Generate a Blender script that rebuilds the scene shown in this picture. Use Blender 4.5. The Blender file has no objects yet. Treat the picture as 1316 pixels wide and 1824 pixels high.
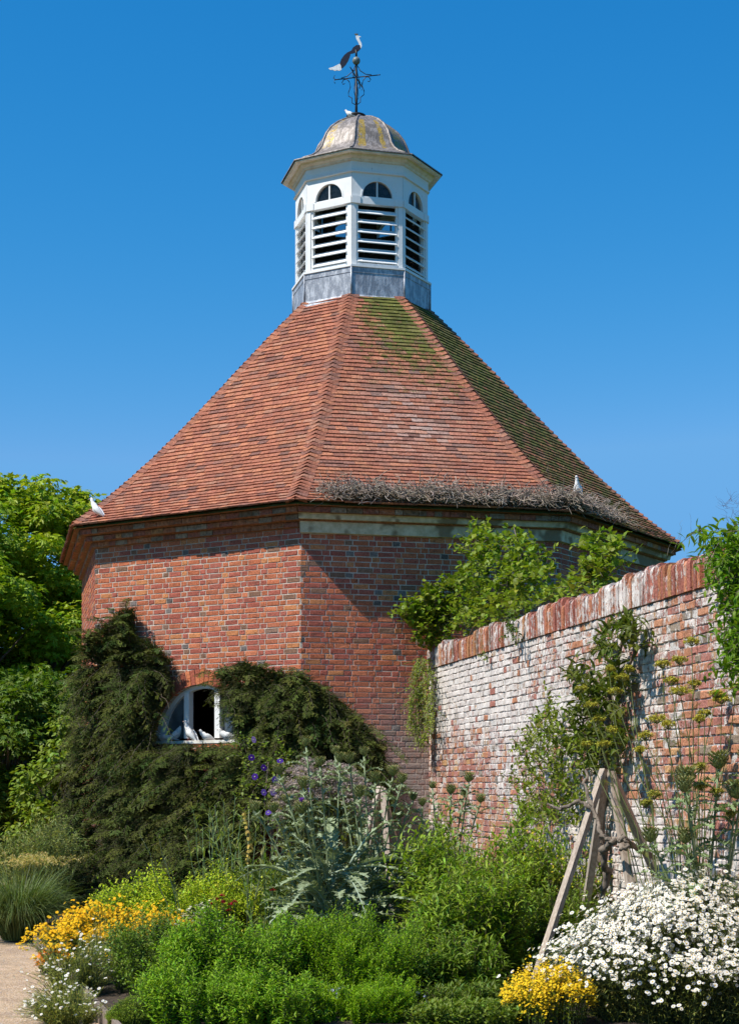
import bpy, math, random
import numpy as np
from mathutils import Vector
C = bpy.context.scene.collection
rad = math.radians
PI = math.pi
random.seed(7)
rng = np.random.default_rng(11)
# ------------------------------------------------------------------ camera, sky, sun, exposure
F = 2963.5          # focal length in photograph pixels
HY = 1415.6         # horizon row
EYE = 1.7
cam = bpy.data.cameras.new('camera')
cam.sensor_fit = 'HORIZONTAL'; cam.sensor_width = 36.0
cam.lens = 36.0*F/1316.0
cam.shift_y = (HY-912.0)/1316.0
cam.clip_start = 0.1; cam.clip_end = 6000
co = bpy.data.objects.new('camera', cam); C.objects.link(co)
co.location = (0, 0, EYE); co.rotation_euler = (PI/2, 0, 0)
bpy.context.scene.camera = co
SUN_EL = rad(54.0)
SUN_TRAVEL = rad(31.5)          # horizontal heading the light travels, from +X towards +Y
sd = Vector((math.cos(SUN_TRAVEL)*math.cos(SUN_EL), math.sin(SUN_TRAVEL)*math.cos(SUN_EL), -math.sin(SUN_EL)))
sl = bpy.data.lights.new('sun', 'SUN'); sl.energy = 5.0; sl.angle = rad(0.5); sl.color = (1.0, 0.95, 0.87)
so = bpy.data.objects.new('sun', sl); C.objects.link(so)
so.rotation_euler = sd.to_track_quat('-Z', 'Y').to_euler(); so.location = (-10, -8, 25)
world = bpy.data.worlds.new("World"); bpy.context.scene.world = world
world.use_nodes = True
wn = world.node_tree; wn.nodes.clear()
sky = wn.nodes.new('ShaderNodeTexSky'); sky.sky_type = 'NISHITA'; sky.sun_disc = False
sky.sun_elevation = SUN_EL
sky.sun_rotation = math.atan2(-sd.x, -sd.y)
sky.altitude = 0; sky.air_density = 1.0; sky.dust_density = 0.0; sky.ozone_density = 6.0
hsv = wn.nodes.new('ShaderNodeHueSaturation'); hsv.inputs['Saturation'].default_value = 1.20; hsv.inputs['Hue'].default_value = 0.486
tn = wn.nodes.new('ShaderNodeMix'); tn.data_type = 'RGBA'; tn.blend_type = 'MULTIPLY'; tn.inputs[0].default_value = 1.0; tn.inputs[7].default_value = (.82, 1.06, 1.15, 1)   # polarised deep blue
bg = wn.nodes.new('ShaderNodeBackground'); bg.inputs[1].default_value = 0.125
wo = wn.nodes.new('ShaderNodeOutputWorld')
wn.links.new(sky.outputs[0], hsv.inputs['Color']); wn.links.new(hsv.outputs[0], tn.inputs[6]); sp = wn.nodes.new('ShaderNodeSeparateColor'); cb = wn.nodes.new('ShaderNodeCombineColor'); wn.links.new(tn.outputs[2], sp.inputs[0])
def chan(i, p, c, top):         # contrast of each channel down the sky, as through a polarising filter
    k = 0.159; prev = sp.outputs[i]
    for op, v in (('MULTIPLY', k), ('POWER', p), ('MULTIPLY', c), ('MINIMUM', top), ('MULTIPLY', 1/k)):
        m = wn.nodes.new('ShaderNodeMath'); m.operation = op; m.inputs[1].default_value = v; wn.links.new(prev, m.inputs[0]); prev = m.outputs[0]
    wn.links.new(prev, cb.inputs[i])
chan(0, 2.2, 10.6, .15); chan(1, .975, .754, .42); chan(2, .69, .803, .81)
wn.links.new(cb.outputs[0], bg.inputs[0]); wn.links.new(bg.outputs[0], wo.inputs[0])
vs = bpy.context.scene.view_settings
bpy.context.scene.display_settings.display_device = 'sRGB'
vs.view_transform = 'Standard'; vs.look = 'None'; vs.gamma = 1.0; vs.exposure = 0.35; vs.use_curve_mapping = False
cy = bpy.context.scene.cycles
cy.max_bounces = 6; cy.diffuse_bounces = 3; cy.glossy_bounces = 2; cy.transmission_bounces = 3; cy.transparent_max_bounces = 6
cy.caustics_reflective = False; cy.caustics_refractive = False

def W(px, py, d):               # a point d metres ahead on the photograph's pixel
    return np.array([(px-658.0)/F*d, d, EYE+(HY-py)/F*d])
# ------------------------------------------------------------------ mesh helpers
class MB:
    def __init__(s): s.V=[]; s.C=[]; s.F=[]; s.n=0
    def add(s, V, Fc, col=(.5,.5,.5), mi=0, smooth=False):
        V=np.asarray(V,dtype=np.float64).reshape(-1,3); n=len(V)
        c=np.ones((n,4)); col=np.asarray(col,dtype=np.float64)
        c[:, :col.shape[-1]]=col
        s.V.append(V); s.C.append(c)
        Fc=np.asarray(Fc,dtype=np.int64)
        if Fc.ndim==1: Fc=Fc[None]
        s.F.append((Fc+s.n, mi, smooth)); s.n+=n
    def addmany(s, V, faces, col=(.5,.5,.5), mi=0, smooth=False):   # faces: list of lists of different length
        V=np.asarray(V,dtype=np.float64); first=True; base=s.n
        by={}
        for f in faces: by.setdefault(len(f),[]).append(f)
        for k,fl in by.items():
            if first: s.add(V,fl,col,mi,smooth); first=False
            else: s.F.append((np.array(fl)+base,mi,smooth))
    def build(s, name, mats, parent=None, loc=None):
        V=np.concatenate(s.V); Cc=np.concatenate(s.C)
        L=np.concatenate([f.ravel() for f,_,_ in s.F])
        tot=np.concatenate([np.full(len(f),f.shape[1]) for f,_,_ in s.F])
        mi=np.concatenate([np.full(len(f),m) for f,m,_ in s.F]); sm=np.concatenate([np.full(len(f),x) for f,_,x in s.F])
        if parent is not None: off=np.array(parent['_o'] if '_o' in parent else (0,0,0))
        elif loc is not None: off=np.array(loc)
        else: off=np.zeros(3)
        me=bpy.data.meshes.new(name)
        me.vertices.add(len(V)); me.vertices.foreach_set('co',(V-off).astype(np.float32).ravel())
        me.loops.add(len(L)); me.loops.foreach_set('vertex_index',L.astype(np.int32))
        me.polygons.add(len(tot)); st=np.concatenate([[0],np.cumsum(tot)[:-1]])
        me.polygons.foreach_set('loop_start',st.astype(np.int32)); me.polygons.foreach_set('loop_total',tot.astype(np.int32))
        me.polygons.foreach_set('material_index',mi.astype(np.int32)); me.polygons.foreach_set('use_smooth',sm.astype(bool))
        a=me.color_attributes.new('Col','FLOAT_COLOR','POINT'); a.data.foreach_set('color',Cc.astype(np.float32).ravel())
        me.update(calc_edges=True)
        if not isinstance(mats,(list,tuple)): mats=[mats]
        for m in mats: me.materials.append(m)
        o=bpy.data.objects.new(name,me); C.objects.link(o)
        if parent is not None: o.parent=parent
        elif loc is not None: o.location=loc
        OFF[o.name]=off
        return o
OFF={}
ORIG=[]
def thing(name,label,cat,loc=(0,0,0),group=None):
    o=bpy.data.objects.new(name,None); C.objects.link(o); o.location=loc; o.empty_display_size=.2
    o['label']=label; o['category']=cat; o['_o']=tuple(float(v) for v in loc); ORIG.append(o)
    if group: o['group']=group
    return o
def tag(o,label,cat,group=None):
    o['label']=label; o['category']=cat
    if group: o['group']=group
    return o
def struct(o): o['kind']='structure'; return o
def stuff(o): o['kind']='stuff'; return o
def sub(mb,name,mats,part):         # a sub-part: its part sits at its thing's origin, so share that origin
    part_off=OFF[part.name]; part['_o']=tuple(float(v) for v in part_off); ORIG.append(part)
    return mb.build(name,mats,part)
BOXF=np.array([[0,3,2,1],[4,5,6,7],[0,1,5,4],[1,2,6,5],[2,3,7,6],[3,0,4,7]])
def box(mb,x0,x1,y0,y1,z0,z1,col=(.5,.5,.5),mi=0):
    mb.add([[x0,y0,z0],[x1,y0,z0],[x1,y1,z0],[x0,y1,z0],[x0,y0,z1],[x1,y0,z1],[x1,y1,z1],[x0,y1,z1]],BOXF,col,mi)
def fbox(mb,fr,u0,u1,n0,n1,z0,z1,col=(.5,.5,.5),mi=0):   # box in a wall frame (u along, n outward, z up)
    P=[fr.p(u,n,z) for z in(z0,z1) for (u,n) in((u0,n0),(u1,n0),(u1,n1),(u0,n1))]
    mb.add(P,BOXF,col,mi)
class Frame:
    def __init__(s,O,U,N): s.O=np.array([*O[:2],0.]); s.U=np.array([*U[:2],0.]); s.N=np.array([*N[:2],0.])
    def p(s,u,n,z): return s.O+s.U*u+s.N*n+np.array([0,0,z])
    def pa(s,u,n,z):
        u=np.asarray(u,float); n=np.asarray(n,float); z=np.asarray(z,float)
        return s.O+s.U*u[...,None]+s.N*n[...,None]+np.array([0,0,1.])*z[...,None]
def nrm(v): return v/np.maximum(np.linalg.norm(v,axis=-1,keepdims=True),1e-9)
def tube(mb,pts,r,sides=6,col=(.5,.5,.5),mi=0,smooth=True,cap=True):
    P=np.asarray(pts,float); n=len(P); r=np.broadcast_to(np.asarray(r,float),(n,))
    T=nrm(np.gradient(P,axis=0)); up=np.array([0,0,1.]) if abs(T[0][2])<.9 else np.array([1.,0,0])
    A=nrm(np.cross(T,up)); B=np.cross(T,A)
    a=np.arange(sides)*2*PI/sides
    V=(P[:,None]+r[:,None,None]*(np.cos(a)[None,:,None]*A[:,None]+np.sin(a)[None,:,None]*B[:,None])).reshape(-1,3)
    i=np.arange(n-1)[:,None]*sides; j=np.arange(sides)[None]; k=(j+1)%sides
    Fc=np.stack([i+j,i+k,i+sides+k,i+sides+j],-1).reshape(-1,4)
    mb.add(V,Fc,col,mi,smooth)
    if cap and sides>2:
        b=mb.n-len(V); mb.F.append((np.array([list(range(sides))[::-1]])+b,mi,False)); mb.F.append((np.array([list(range((n-1)*sides,n*sides))])+b,mi,False))
def tubes(mb,P,r0,r1,sides=3,col=(.1,.1,.05),mi=0):    # many polylines at once; P (N,K,3)
    P=np.asarray(P,float); N,K,_=P.shape
    if N==0: return
    T=nrm(np.gradient(P,axis=1)); up=np.array([.13,.21,1.])
    A=nrm(np.cross(T,up)); B=np.cross(T,A); a=np.arange(sides)*2*PI/sides
    r0=np.broadcast_to(r0,(N,)); r1=np.broadcast_to(r1,(N,)); t=np.linspace(0,1,K)
    r=r0[:,None]*(1-t)+r1[:,None]*t
    V=(P[:,:,None]+r[:,:,None,None]*(np.cos(a)[:,None]*A[:,:,None]+np.sin(a)[:,None]*B[:,:,None])).reshape(-1,3)
    b=np.arange(N)[:,None,None]*K*sides; i=np.arange(K-1)[None,:,None]*sides; j=np.arange(sides)[None,None]; k=(j+1)%sides
    Fc=np.stack([b+i+j,b+i+k,b+i+sides+k,b+i+sides+j],-1).reshape(-1,4)
    col=np.asarray(col,float)
    if col.ndim==2: col=np.repeat(col,K*sides,axis=0)
    mb.add(V,Fc,col,mi,True)
def ball(mb,c,r,col=(.5,.5,.5),mi=0,nu=10,nv=7,smooth=True):
    r=np.broadcast_to(np.asarray(r,float),(3,)); V=[]
    for i in range(nv+1):
        th=PI*i/nv
        for j in range(nu): ph=2*PI*j/nu; V.append([c[0]+r[0]*math.sin(th)*math.cos(ph),c[1]+r[1]*math.sin(th)*math.sin(ph),c[2]+r[2]*math.cos(th)])
    Fc=[[i*nu+j,(i+1)*nu+j,(i+1)*nu+(j+1)%nu,i*nu+(j+1)%nu] for i in range(nv) for j in range(nu)]
    mb.add(V,Fc,col,mi,smooth)
def loft(mb,rings,col,mi=0,closed=True,smooth=True,caps=True):
    R=np.asarray(rings,float); n,k,_=R.shape
    kk=k if closed else k-1
    Fc=[[i*k+j,i*k+(j+1)%k,(i+1)*k+(j+1)%k,(i+1)*k+j] for i in range(n-1) for j in range(kk)]
    mb.add(R.reshape(-1,3),Fc,col,mi,smooth)
    if caps and closed:
        b=mb.n-n*k; mb.F.append((np.array([list(range(k))[::-1]])+b,mi,smooth)); mb.F.append((np.array([list(range((n-1)*k,n*k))])+b,mi,smooth))
# ------------------------------------------------------------------ leaves
def scatter(mb,T,pos,D,up,scale,col,mi=0,smooth=False,width=None,alpha=None):
    """copies of template T=(V,F): local x along leaf D, y sideways, z along leaf normal"""
    TV,TF=T; pos=np.asarray(pos,float); N=len(pos)
    if N==0: return
    D=nrm(np.asarray(D,float)); S=nrm(np.cross(up,D)); Z=np.cross(D,S)
    scale=np.broadcast_to(scale,(N,)); width=scale if width is None else np.broadcast_to(width,(N,))
    V=pos[:,None]+TV[None,:,0:1]*D[:,None]*scale[:,None,None]+TV[None,:,1:2]*S[:,None]*width[:,None,None]+TV[None,:,2:3]*Z[:,None]*scale[:,None,None]
    k=len(TV); Fc=(TF[None]+np.arange(N)[:,None,None]*k).reshape(-1,TF.shape[1])
    col=np.asarray(col,float)
    if col.ndim==1: col=np.broadcast_to(col,(N,3))
    mb.add(V.reshape(-1,3),Fc,np.repeat(col,k,axis=0),mi,smooth)
def TP(V,Fc): return (np.array(V,float),np.array(Fc))
L_DIA=TP([[0,0,0],[.45,.26,.05],[1,0,-.05],[.45,-.26,.05]],[[0,3,2,1]])          # small simple leaf
L_OVAL=TP([[0,0,0],[.3,.22,.06],[.68,.2,.04],[1,0,-.1],[.68,-.2,.04],[.3,-.22,.06],[.35,0,.0],[.7,0,-.03]],
          [[0,6,1,0],[6,7,2,1],[7,3,2,7],[0,5,6,0],[5,4,7,6],[4,3,7,4]])
L_OVAL=(L_OVAL[0],np.array([[0,6,7,1],[1,7,3,2],[0,5,7,6],[5,4,3,7]]))
L_LANCE=TP([[0,0,0],[.25,.07,.05],[.25,-.07,.05],[.6,.065,.03],[.6,-.065,.03],[1,0,-.14],[.25,0,.03],[.6,0,.0]],
          [[0,6,7,1],[1,7,5,3],[0,2,7,6],[2,4,5,7]])
L_HEART=TP([[0,0,0],[.05,.3,.05],[.45,.42,.06],[1,0,-.12],[.45,-.42,.06],[.05,-.3,.05],[.5,0,-.02]],[[0,6,2,1],[6,3,2,2],[0,5,4,6],[6,4,3,3]])
L_HEART=(L_HEART[0],np.array([[0,6,2],[0,2,1],[6,3,2],[0,4,6],[0,5,4],[6,4,3]]))
def lobed(n=5,deep=.5):
    pts=[[0,0,0]]; A=[-2.0,-1.0,0,1.0,2.0]
    tips=[]
    for i,a in enumerate(A):
        L=.55 if abs(a)>1.5 else (.8 if abs(a)>.5 else 1.0)
        tips.append([.25+L*.75*math.cos(a),L*.7*math.sin(a),-.06*L])
        if i<4:
            b=(a+A[i+1])/2; tips.append([.25+.42*(1-deep*.4)*math.cos(b),.36*(1-deep*.4)*math.sin(b),.04])
    V=pts+tips; Fc=[[0,i,i+1] for i in range(1,len(V)-1)]
    return TP(V,Fc)
L_MAPLE=lobed()
# ferny pinnate frond: thin leaflets in pairs
def frond(n=7,w=.33):
    V=[];Fc=[]
    V+= [[0,-.012,0],[0,.012,0],[1,0,-.15]]; Fc.append([0,2,1,1])
    for i in range(n):
        t=.12+.85*i/n; L=w*math.sin(PI*(t*.8+.16)); z=-.15*t*t
        for s in(1,-1):
            b=len(V); V+=[[t-.015,0,z],[t+.03,0,z],[t+.04+L*.7,s*L,z+.03],[t-.01+L*.5,s*L*.7,z+.03]]
            Fc.append([b,b+1,b+2,b+3] if s<0 else [b,b+3,b+2,b+1])
    return TP(V,Fc)
L_FROND=frond(9,.30)
L_FROND=(L_FROND[0],np.array([f for f in L_FROND[1] if len(set(f))==4]))
def disc(n,r=1.0,z=0.0,inner=None):
    V=[[0,0,z]];Fc=[]
    for i in range(n): a=2*PI*i/n; V.append([r*math.cos(a),r*math.sin(a),0])
    for i in range(n): Fc.append([0,1+i,1+(i+1)%n])
    return TP(V,Fc)
def petals(n=9,r=1.0,inner=.28):
    V=[];Fc=[]
    for i in range(n):
        a=2*PI*i/n; w=PI/n*.86
        V+=[[inner*math.cos(a-w*.8),inner*math.sin(a-w*.8),0],[r*.9*math.cos(a-w),r*.9*math.sin(a-w),.03],[r*math.cos(a),r*math.sin(a),.0],[r*.9*math.cos(a+w),r*.9*math.sin(a+w),.03],[inner*math.cos(a+w*.8),inner*math.sin(a+w*.8),0]]
        Fc.append([5*i,5*i+1,5*i+2,5*i+3,5*i+4])
    return TP(V,Fc)
T_PET=petals(); T_EYE=TP(*(lambda d:(np.array(d[0])*np.array([.34,.34,1])+np.array([0,0,.02]),d[1]))(disc(6,1,.16)))
T_PET5=petals(5,1.0,.05)
def rdir(n,zmin=-1.0):
    v=rng.normal(size=(n,3)); v=nrm(v)
    if zmin>-1: v[:,2]=np.abs(v[:,2])*(1-max(zmin,0))+max(zmin,0); v=nrm(v)
    return v
def vary(base,n,amt=.25,hue=.12):
    base=np.asarray(base,float); k=1+amt*rng.normal(size=(n,1))*.6
    c=base*np.clip(k,.45,1.8); c[:,0]*=1+hue*rng.normal(size=n); c[:,2]*=1+hue*rng.normal(size=n)
    return np.clip(c,.002,1)
# ------------------------------------------------------------------ materials
def newmat(name):
    m=bpy.data.materials.new(name); m.use_nodes=True; nt=m.node_tree; nt.nodes.clear()
    out=nt.nodes.new('ShaderNodeOutputMaterial'); b=nt.nodes.new('ShaderNodeBsdfPrincipled')
    nt.links.new(b.outputs[0],out.inputs[0]); return m,nt,b,out
def N(nt,t,**k):
    n=nt.nodes.new(t)
    for a,v in k.items():
        if a in n.inputs: n.inputs[a].default_value=v
        else: setattr(n,a,v)
    return n
def math_n(nt,op,a,b=None,c=None,clamp=False):
    n=nt.nodes.new('ShaderNodeMath'); n.operation=op; n.use_clamp=clamp
    for i,x in enumerate((a,b,c)):
        if x is None: continue
        if isinstance(x,(int,float)): n.inputs[i].default_value=x
        else: nt.links.new(x,n.inputs[i])
    return n.outputs[0]
def mixc(nt,f,a,b,mode='MIX'):
    n=nt.nodes.new('ShaderNodeMix'); n.data_type='RGBA'; n.blend_type=mode
    for i,x in ((0,f),(6,a),(7,b)):
        if isinstance(x,(int,float)): n.inputs[i].default_value=x
        elif isinstance(x,tuple): n.inputs[i].default_value=(*x,1) if len(x)==3 else x
        else: nt.links.new(x,n.inputs[i])
    return n.outputs[2]
def coords(nt,scale=(1,1,1)):
    g=nt.nodes.new('ShaderNodeNewGeometry'); m=nt.nodes.new('ShaderNodeMapping'); m.inputs['Scale'].default_value=scale
    nt.links.new(g.outputs['Position'],m.inputs[0]); return m.outputs[0]
def noise(nt,scale,detail=3,rough=.55,vec=None):
    n=nt.nodes.new('ShaderNodeTexNoise'); n.inputs['Scale'].default_value=scale; n.inputs['Detail'].default_value=detail; n.inputs['Roughness'].default_value=rough
    nt.links.new(vec if vec is not None else coords(nt),n.inputs['Vector']); return n.outputs['Fac']
def ramp(nt,f,lo,hi,a=0.0,b=1.0):
    n=nt.nodes.new('ShaderNodeMapRange'); n.inputs[1].default_value=lo; n.inputs[2].default_value=hi; n.inputs[3].default_value=a; n.inputs[4].default_value=b
    n.interpolation_type='SMOOTHSTEP'; nt.links.new(f,n.inputs[0]); return n.outputs[0]
def bump(nt,b,h,dist=.01,strength=1.0):
    n=nt.nodes.new('ShaderNodeBump'); n.inputs['Distance'].default_value=dist; n.inputs['Strength'].default_value=strength
    nt.links.new(h,n.inputs['Height']); nt.links.new(n.outputs[0],b.inputs['Normal'])
def vcol(nt):
    a=nt.nodes.new('ShaderNodeAttribute'); a.attribute_name='Col'; return a
def leafmat(name,trans=.34,rough=.5,spec=.28,tint=(1.15,1.25,.5),gain=(1.78,1.43,.72)):
    m,nt,b,out=newmat(name); a0=vcol(nt)
    class a: outputs={'Color':mixc(nt,1.0,a0.outputs['Color'],gain,'MULTIPLY')}
    b.inputs['Roughness'].default_value=rough; b.inputs['Specular IOR Level'].default_value=spec
    nt.links.new(a.outputs['Color'],b.inputs['Base Color'])
    t=nt.nodes.new('ShaderNodeBsdfTranslucent'); c=mixc(nt,1.0,a.outputs['Color'],tint,'MULTIPLY'); nt.links.new(c,t.inputs[0])
    mx=nt.nodes.new('ShaderNodeMixShader'); mx.inputs[0].default_value=trans
    nt.links.new(b.outputs[0],mx.inputs[1]); nt.links.new(t.outputs[0],mx.inputs[2]); nt.links.new(mx.outputs[0],out.inputs[0])
    return m
M={}
M['leaf']=leafmat('leaf'); M['petal']=leafmat('petal',.25,.6,.1,(1,1,1),(1,1,1)); M['darkleaf']=leafmat('dark_leaf',.2,.75,.08,(1,1.1,.5),(1.15,1.35,1.1))
def barkmat():
    m,nt,b,o=newmat('bark'); a=vcol(nt); n=noise(nt,28,4,.7,coords(nt,(1,1,.35)))
    c=mixc(nt,1.0,a.outputs['Color'],mixc(nt,ramp(nt,n,.3,.7),(.45,.42,.4),(1.35,1.3,1.25)),'MULTIPLY')
    nt.links.new(c,b.inputs['Base Color']); b.inputs['Roughness'].default_value=.9; bump(nt,b,n,.02); return m
M['bark']=barkmat()
def stemmat():
    m,nt,b,o=newmat('stem'); a=vcol(nt); nt.links.new(a.outputs['Color'],b.inputs['Base Color']); b.inputs['Roughness'].default_value=.6; return m
M['stem']=stemmat()
def plainmat(name,rough=.5,spec=.4,metal=0.0,ns=0,namt=.3,bd=0.0):
    m,nt,b,o=newmat(name); a=vcol(nt); c=a.outputs['Color']
    if ns:
        n=noise(nt,ns,4,.6); c=mixc(nt,1.0,c,mixc(nt,ramp(nt,n,.3,.7),(1-namt,)*3,(1+namt*.4,)*3),'MULTIPLY')
        if bd: bump(nt,b,n,bd)
    nt.links.new(c,b.inputs['Base Color']); b.inputs['Roughness'].default_value=rough; b.inputs['Specular IOR Level'].default_value=spec; b.inputs['Metallic'].default_value=metal
    return m
def brickmat(name,wash=False):
    m,nt,b,o=newmat(name); a=vcol(nt)
    n1=noise(nt,55,4,.65); n2=noise(nt,9,3,.6); n3=noise(nt,1.3,3,.55)
    c=mixc(nt,1.0,a.outputs['Color'],mixc(nt,ramp(nt,n1,.28,.72),(.62,.58,.55),(1.28,1.28,1.28)),'MULTIPLY')
    c=mixc(nt,ramp(nt,n2,.55,.75,0,.45),c,(.10,.055,.045))
    pit=ramp(nt,noise(nt,38,2,.5),.24,.33)
    c=mixc(nt,pit,(.05,.02,.015),c)
    h=math_n(nt,'ADD',math_n(nt,'MULTIPLY',n1,.6),math_n(nt,'MULTIPLY',pit,.8))
    if wash:
        n4=noise(nt,26,5,.72,coords(nt,(1,1,.6))); n5=noise(nt,6,4,.65)
        n7=noise(nt,2.2,4,.6)
        s=math_n(nt,'ADD',math_n(nt,'MULTIPLY',n4,1.15),math_n(nt,'ADD',math_n(nt,'ADD',math_n(nt,'MULTIPLY',n5,.55),math_n(nt,'MULTIPLY',n7,.62)),a.outputs['Alpha']))
        f=ramp(nt,s,1.29,1.50,0,.92)
        wc=mixc(nt,ramp(nt,n2,.35,.7),(.80,.74,.68),(.56,.50,.46))
        c=mixc(nt,f,c,wc); h=math_n(nt,'ADD',h,math_n(nt,'MULTIPLY',f,.5))
    else:
        # pale bloom and soot in broad patches, lime wash low on the wall
        c=mixc(nt,ramp(nt,n3,.55,.8,0,.22),c,(.42,.33,.30))
        g=nt.nodes.new('ShaderNodeNewGeometry'); sp=nt.nodes.new('ShaderNodeSeparateXYZ'); nt.links.new(g.outputs['Position'],sp.inputs[0])
        low=ramp(nt,sp.outputs[2],3.6,1.8,0,1)
        right=ramp(nt,sp.outputs[0],-1.0,.6,0,1)
        f=math_n(nt,'MULTIPLY',math_n(nt,'MULTIPLY',low,right),ramp(nt,noise(nt,14,4,.7),.3,.55,.45,.95))
        c=mixc(nt,f,c,(.33,.29,.27))
    nt.links.new(c,b.inputs['Base Color']); b.inputs['Roughness'].default_value=.92; b.inputs['Specular IOR Level'].default_value=.15
    bump(nt,b,h,.012,.9); return m
M['brick']=brickmat('old_red_brick'); M['washbrick']=brickmat('limewashed_brick',True)
def mortarmat(name,wash=False):
    m,nt,b,o=newmat(name); n=noise(nt,60,4,.7); n2=noise(nt,3,3)
    if wash: c=mixc(nt,ramp(nt,noise(nt,12,4,.7),.36,.54),(.36,.24,.17),(.68,.64,.60))
    else: c=mixc(nt,ramp(nt,n2,.35,.65),(.48,.40,.33),(.64,.56,.48))
    c=mixc(nt,ramp(nt,n,.3,.6,.6,0),c,(.20,.15,.12))
    nt.links.new(c,b.inputs['Base Color']); b.inputs['Roughness'].default_value=.95; b.inputs['Specular IOR Level'].default_value=.1; bump(nt,b,n,.01); return m
M['mortar']=mortarmat('lime_mortar'); M['washmortar']=mortarmat('washed_mortar',True)
def tilemat():
    m,nt,b,o=newmat('clay_tile'); a=vcol(nt)
    n1=noise(nt,30,4,.7); n2=noise(nt,4.5,4,.65)
    c=mixc(nt,1.0,a.outputs['Color'],mixc(nt,ramp(nt,n1,.3,.7),(.60,.58,.58),(1.22,1.22,1.22)),'MULTIPLY')
    # alpha holds how mossy this tile is (0..1)
    s=math_n(nt,'ADD',a.outputs['Alpha'],math_n(nt,'MULTIPLY',math_n(nt,'SUBTRACT',noise(nt,7,5,.72),.5),1.5))
    s=math_n(nt,'ADD',s,math_n(nt,'MULTIPLY',math_n(nt,'SUBTRACT',noise(nt,45,3,.6),.5),.8))
    f=ramp(nt,s,.42,.78,0,.92)
    mc=mixc(nt,ramp(nt,n2,.35,.65),(.055,.075,.012),(.13,.15,.03))
    c=mixc(nt,f,c,mc)
    c=mixc(nt,ramp(nt,noise(nt,2.0,5,.7),.5,.72,0,.35),c,(.21,.13,.085)); sp=ramp(nt,noise(nt,60,2,.5),.69,.73,0,.7)        # specks of pale lichen and droppings
    c=mixc(nt,sp,c,(.55,.52,.48))
    nt.links.new(c,b.inputs['Base Color']); b.inputs['Roughness'].default_value=.85; b.inputs['Specular IOR Level'].default_value=.2
    bump(nt,b,math_n(nt,'ADD',n1,math_n(nt,'MULTIPLY',f,.8)),.008); return m
M['tile']=tilemat()
def cornicemat():
    m,nt,b,o=newmat('moulded_brick'); a=vcol(nt); n=noise(nt,22,4,.7); n2=noise(nt,3.5,4,.65,coords(nt,(1,1,2.5)))
    c=mixc(nt,1.0,a.outputs['Color'],mixc(nt,ramp(nt,n,.3,.7),(.5,.48,.45),(1.2,1.2,1.2)),'MULTIPLY')
    c=mixc(nt,ramp(nt,n2,.58,.66,0,.6),c,(.34,.26,.19)); c=mixc(nt,ramp(nt,noise(nt,2.2,4,.7),.58,.7,0,.7),c,(.055,.045,.03))
    nt.links.new(c,b.inputs['Base Color']); b.inputs['Roughness'].default_value=.9; bump(nt,b,n,.015); return m
M['cornice']=cornicemat()
def plastermat():
    m,nt,b,o=newmat('stained_plaster'); n=noise(nt,9,5,.65); n2=noise(nt,1.6,3,.6)
    c=mixc(nt,ramp(nt,n,.35,.7),(.46,.38,.24),(.66,.57,.40)); c=mixc(nt,ramp(nt,n2,.50,.56,0,.85),c,(.17,.115,.06))
    c=mixc(nt,ramp(nt,noise(nt,30,4,.7),.55,.75,0,.35),c,(.2,.19,.13))
    nt.links.new(c,b.inputs['Base Color']); b.inputs['Roughness'].default_value=.9; bump(nt,b,n,.01); return m
M['plaster']=plastermat()
def leadmat(name,base=(.26,.28,.32),pale=(.50,.52,.56),lichen=False):
    m,nt,b,o=newmat(name); n=noise(nt,9,5,.72,coords(nt,(1.6,1.6,.55))); n2=noise(nt,40,3,.6)
    c=mixc(nt,ramp(nt,n,.44,.60),base,pale); c=mixc(nt,ramp(nt,n2,.5,.8,0,.3),c,(.10,.10,.11))
    if lichen:
        a=vcol(nt); s=math_n(nt,'ADD',a.outputs['Alpha'],math_n(nt,'SUBTRACT',noise(nt,16,5,.75),.5))
        c=mixc(nt,ramp(nt,s,.50,.60,0,.9),c,mixc(nt,ramp(nt,n2,.4,.6),(.30,.19,.02),(.45,.31,.05)))
    nt.links.new(c,b.inputs['Base Color']); b.inputs['Roughness'].default_value=.5; b.inputs['Metallic'].default_value=.25; bump(nt,b,n,.012); return m
M['lead']=leadmat('lead_sheet'); M['domelead']=leadmat('weathered_lead',(.165,.14,.12),(.32,.28,.255),True)
def whitepaint():
    m,nt,b,o=newmat('white_paint'); n=noise(nt,14,5,.75,coords(nt,(1,1,.4))); n2=noise(nt,5,3)
    c=mixc(nt,ramp(nt,n,.62,.70,0,.55),(.80,.80,.79),(.30,.27,.24)); c=mixc(nt,ramp(nt,n2,.45,.75,0,.2),c,(.60,.57,.50))
    nt.links.new(c,b.inputs['Base Color']); b.inputs['Roughness'].default_value=.5; bump(nt,b,n,.003); return m
M['white']=whitepaint()
def creampaint():
    m,nt,b,o=newmat('cream_paint'); n=noise(nt,10,4,.6)
    c=mixc(nt,ramp(nt,n,.35,.7),(.80,.77,.70),(.66,.60,.50)); nt.links.new(c,b.inputs['Base Color']); b.inputs['Roughness'].default_value=.55; return m
M['cream']=creampaint()
def glassmat():
    m,nt,b,o=newmat('old_window_glass'); n=noise(nt,3,2); b.inputs['Base Color'].default_value=(.03,.04,.05,1); b.inputs['Roughness'].default_value=.12
    b.inputs['Specular IOR Level'].default_value=.9; c=mixc(nt,ramp(nt,n,.4,.65),(.04,.05,.06),(.13,.16,.18)); nt.links.new(c,b.inputs['Base Color']); bump(nt,b,n,.01,.3); return m
M['glass']=glassmat()
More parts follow.
